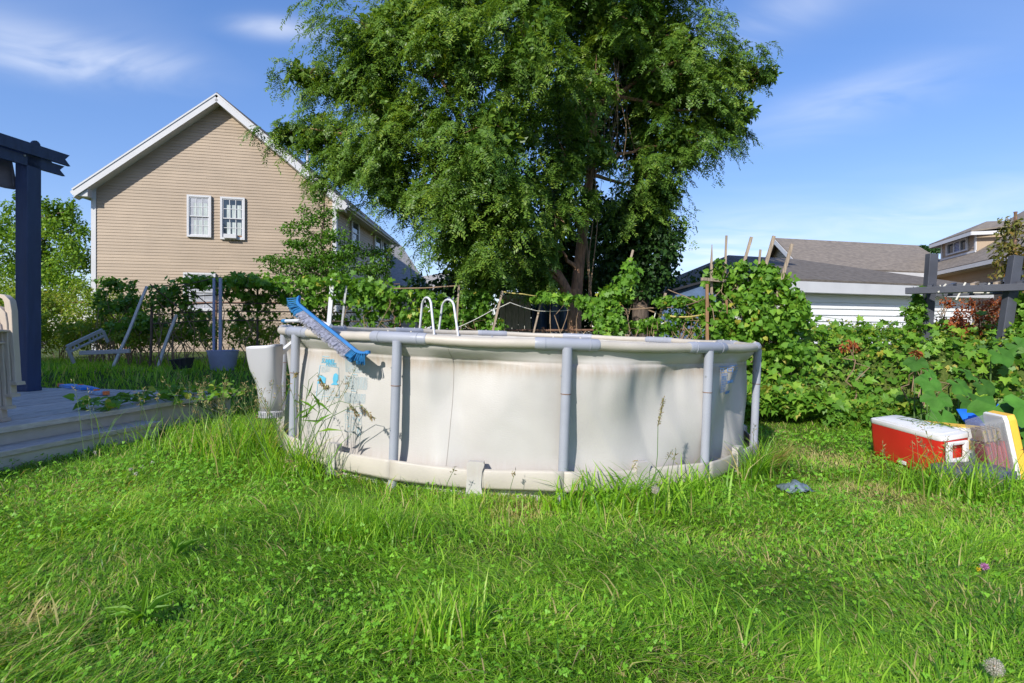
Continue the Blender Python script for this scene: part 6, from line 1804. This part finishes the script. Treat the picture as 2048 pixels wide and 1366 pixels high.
# foxtail spike
fx_t = thing('foxtail', 'single tan foxtail seed spike standing against the pool wall', 'weed', (*at(1313, 0, 3.42)[:2], 0))
b = np.array((*at(1305, 0, 3.40)[:2], .05)); e = at(1328, 796, 3.42); e0 = at(1316, 852, 3.42)
MB().tube([b, lerp(b, e0, .6) + np.array((.01, 0, 0)), e0, e], [.003, .0025, .0022, .0015], 5).build('stem', M['stalk'], fx_t, True)
H = np.array([lerp(e0, e, q) for q in np.linspace(0, 1, 160)]) + rng.normal(size=(160, 3)) * .0035
leaves('seed_spike', H, norm(rng.normal(size=H.shape) + unit(e - e0) * 1.2), norm(rng.normal(size=H.shape)), .016, .005, 'diamond', M['seed'], fx_t)
# nodding seed weeds in front of the print
nw = thing('nodding_weed', 'dark nodding seed-head weed in front of the printed liner panel', 'weed', (*at(600, 0, 3.95)[:2], .05))
sm = MB(); hd_ = []; lf = []
for (pts, tipn) in (([(600, 890), (612, 800), (618, 760), (635, 745), (648, 770)], 5), ([(610, 900), (640, 820), (680, 802), (700, 808), (715, 828)], 5), ([(612, 900), (650, 840), (700, 815), (725, 812), (746, 836)], 6), ([(598, 880), (625, 800), (650, 775), (655, 770)], 4), ([(590, 900), (588, 800), (590, 750), (592, 745)], 3), ([(603, 890), (598, 800), (606, 770), (636, 800)], 1)):
    P_ = [at(x_, y_, 3.62 + .0006 * (700 - x_)) for x_, y_ in pts]
    sm.tube(P_, np.linspace(.003, .0012, len(P_)), 5)
    for k in range(tipn * 9): hd_.append(lerp(P_[-2], P_[-1], random.random() ** .7) + rng.normal(size=3) * .006)
    lf.append(P_[1]); lf.append(lerp(P_[0], P_[1], .6))
sm.build('stems', M['stalk'], nw, True)
H = np.array(hd_); leaves('seed_heads', H, norm(rng.normal(size=H.shape) * .5 - Z), norm(rng.normal(size=H.shape)), .026, .008, 'diamond', M['seed'], nw)
H = np.array(lf); leaf_objects(nw, H, norm(rng.normal(size=H.shape) * .7 + np.array((.5, -.2, .1))), norm(rng.normal(size=H.shape) + Z), .16, .012, 'diamond', M['vine_o'])
M['rosette'] = leafmat_obj('plantain_leaf', [(0, (.10, .21, .03)), (1, (.17, .30, .045))], .4)
# broad-leaf plants
def rosette(label, px, py, n, l0, l1, wd, elev):
    Y = EYE * FOC / (py - HOR); c = at(px, 0, Y); c[2] = float(ground(c[0], Y)) + .02
    r_ = thing('plantain', label, 'weed', c)
    a = rng.uniform(0, 6.28, n); el = rng.uniform(*elev, n)
    D = np.stack([np.cos(a) * np.cos(el), np.sin(a) * np.cos(el), np.sin(el)], 1)
    N = norm(Z - D * D[:, 2:3]); Ln = rng.uniform(l0, l1, n)
    leaf_objects(r_, np.repeat(c[None], n, 0) + D * .01, D, N, Ln, wd, 'oval', M['rosette'])
rosette('long-leaved plantain rosette low in the left lawn', 285, 1262, 17, .07, .14, .020, (.2, .9))
rosette('upright dock leaves standing in the left lawn', 350, 1145, 9, .07, .13, .016, (.6, 1.3))
rosette('broad weed seedling low in the right lawn', 1770, 1110, 9, .05, .08, .03, (.2, .7))
rosette('leafy weed at the pool strap left of the centre leg', 905, 985, 16, .05, .09, .035, (.3, 1.3))
# creeping plant on the deck edge
cp_ = [dk(-1.75 + .32 * k, .12 + .05 * math.sin(k * 2), DZ + .07) for k in range(6)]
dv = thing('creeping_vine', 'leafy plant creeping over the deck corner', 'vine', dk(-1, .1, 0))
sm = MB()
for k in range(8):
    a = dk(-.2 - rng.random() * .3, -.1, .1); e = dk(-1.9 + .25 * k, .1 + rng.random() * .2, DZ + .08); branchy(sm, a, e, .006, .003, .3, 6, 4)
sm.build('stems', M['stalk'], dv)
P = np.concatenate([np.array(q) + rng.normal(size=(30, 3)) * np.array((.09, .14, .035)) for q in cp_] + [dk(-.4, -.15, .2) + rng.normal(size=(40, 3)) * np.array((.12, .3, .08))])
P[:, 2] = np.maximum(P[:, 2], DZ + .02 if True else 0)
s_ = rng.uniform(.06, .12, len(P))
leaf_objects(dv, P, norm(rng.normal(size=P.shape) * np.array((1, 1, .3))), norm(Z + rng.normal(size=P.shape) * .4), s_, s_ * .85, 'heart', M['vine_o'])
# flowers and seed heads
def puff(label, px, py, Y, r_, cm):
    c = at(px, py, Y); t_ = thing('dandelion', label, 'flower', (c[0], Y, float(ground(c[0], Y))))
    MB().tube([(c[0] - .01, Y, float(ground(c[0], Y))), (c[0], Y, c[2])], .0025, 5).build('stem', M['stalk'], t_, True)
    MB().lathe([(.001, -.004), (.005, 0), (.001, .005)], 8, c).build('core', M['seed_core'], t_)
    n = 260; d = norm(rng.normal(size=(n, 3)))
    leaves('seed_puff', c + d * r_ * .2, d, norm(rng.normal(size=(n, 3))), r_ * .8 * rng.uniform(.85, 1.1, n), .0016, 'diamond', cm, t_)
    leaves('seed_tufts', c + d * r_ * .88, norm(rng.normal(size=(n, 3))), d, r_ * .28, r_ * .12, 'diamond', cm, t_)
M['seed_core'] = mat('seed_core', (.35, .2, .12), .8)
M['puff'] = leafmat('dandelion_fluff', [(0, (.55, .50, .42)), (1, (.72, .68, .6))], .5, .8, (1, 1, 1))
puff('grey dandelion seed head by the pool strap right of centre', 1311, 979, 3.25, .026, M['puff'])
puff('dandelion seed head at the bottom right corner of the lawn', 1989, 1334, 1.72, .026, M['puff'])
def bloom(label, px, py, Y, r_, c_, n, up):
    c = at(px, py, Y); t_ = thing('wildflower', label, 'flower', (c[0], Y, float(ground(c[0], Y))))
    MB().tube([(c[0] + .01, Y, float(ground(c[0], Y))), (c[0], Y, c[2])], .002, 5).build('stem', M['stalk'], t_, True)
    d = norm(rng.normal(size=(n, 3)) + Z * up)
    mm = leafmat('petal_' + t_.name.replace('.', '_'), [(0, tuple(x_ * .7 for x_ in c_)), (1, c_)], .3, .6, (1, 1, 1))
    leaves('petals', np.repeat(c[None], n, 0), d, norm(rng.normal(size=(n, 3))), r_ * rng.uniform(.8, 1.1, n), r_ * .35, 'oval', mm, t_)
bloom('pink clover blossom in the right lawn', 1969, 1133, 2.55, .020, (.62, .26, .52), 70, .2)
bloom('small yellow flower beside the pink clover blossom', 1957, 1139, 2.53, .013, (.80, .62, .03), 26, .6)
bloom('yellow flower in the lawn below the foxtail', 1262, 1034, 3.22, .017, (.82, .64, .03), 26, .6)
# scattered white clover heads near the step
for k, (px, py) in enumerate(((262, 938), (285, 934), (272, 948), (190, 905), (365, 883), (305, 925))):
    Y = (EYE - .1) * FOC / (py - HOR)
    bloom('white clover head near the deck step, %s' % ['front left one', 'front right one', 'lowest one', 'by the riser', 'nearest the step end', 'middle one'][k], px, py, Y, .016, (.62, .60, .50), 40, .2)

# small weeds growing over the cooler lid
lw_ = thing('lid_weeds', 'small trailing weeds lying across the white cooler lid', 'weeds', (3.55, 4.95, .2))
P = np.stack([rng.uniform(3.40, 3.78, 420), rng.normal(5.0, .16, 420), np.zeros(420)], 1); P[:, 2] = .245 + rng.uniform(0, .05, 420) * vnoise(P[:, 0] * 9, P[:, 1] * 9, 71)
P = P[vnoise(P[:, 0] * 7, P[:, 1] * 7, 72) > .45]
leaves('leaf_mass', P, norm(rng.normal(size=P.shape) * np.array((1, 1, .3))), norm(Z + rng.normal(size=P.shape) * .4), .035, .014, 'diamond', M['weed'], lw_)
sm = MB()
for k in range(9): branchy(sm, (3.6 + rng.normal() * .1, 5.35, .2), (3.45 + .035 * k, 4.8 + rng.normal() * .1, .25), .003, .002, .3, 6, 4)
sm.build('stems', M['stalk'], lw_)['kind'] = 'stuff'
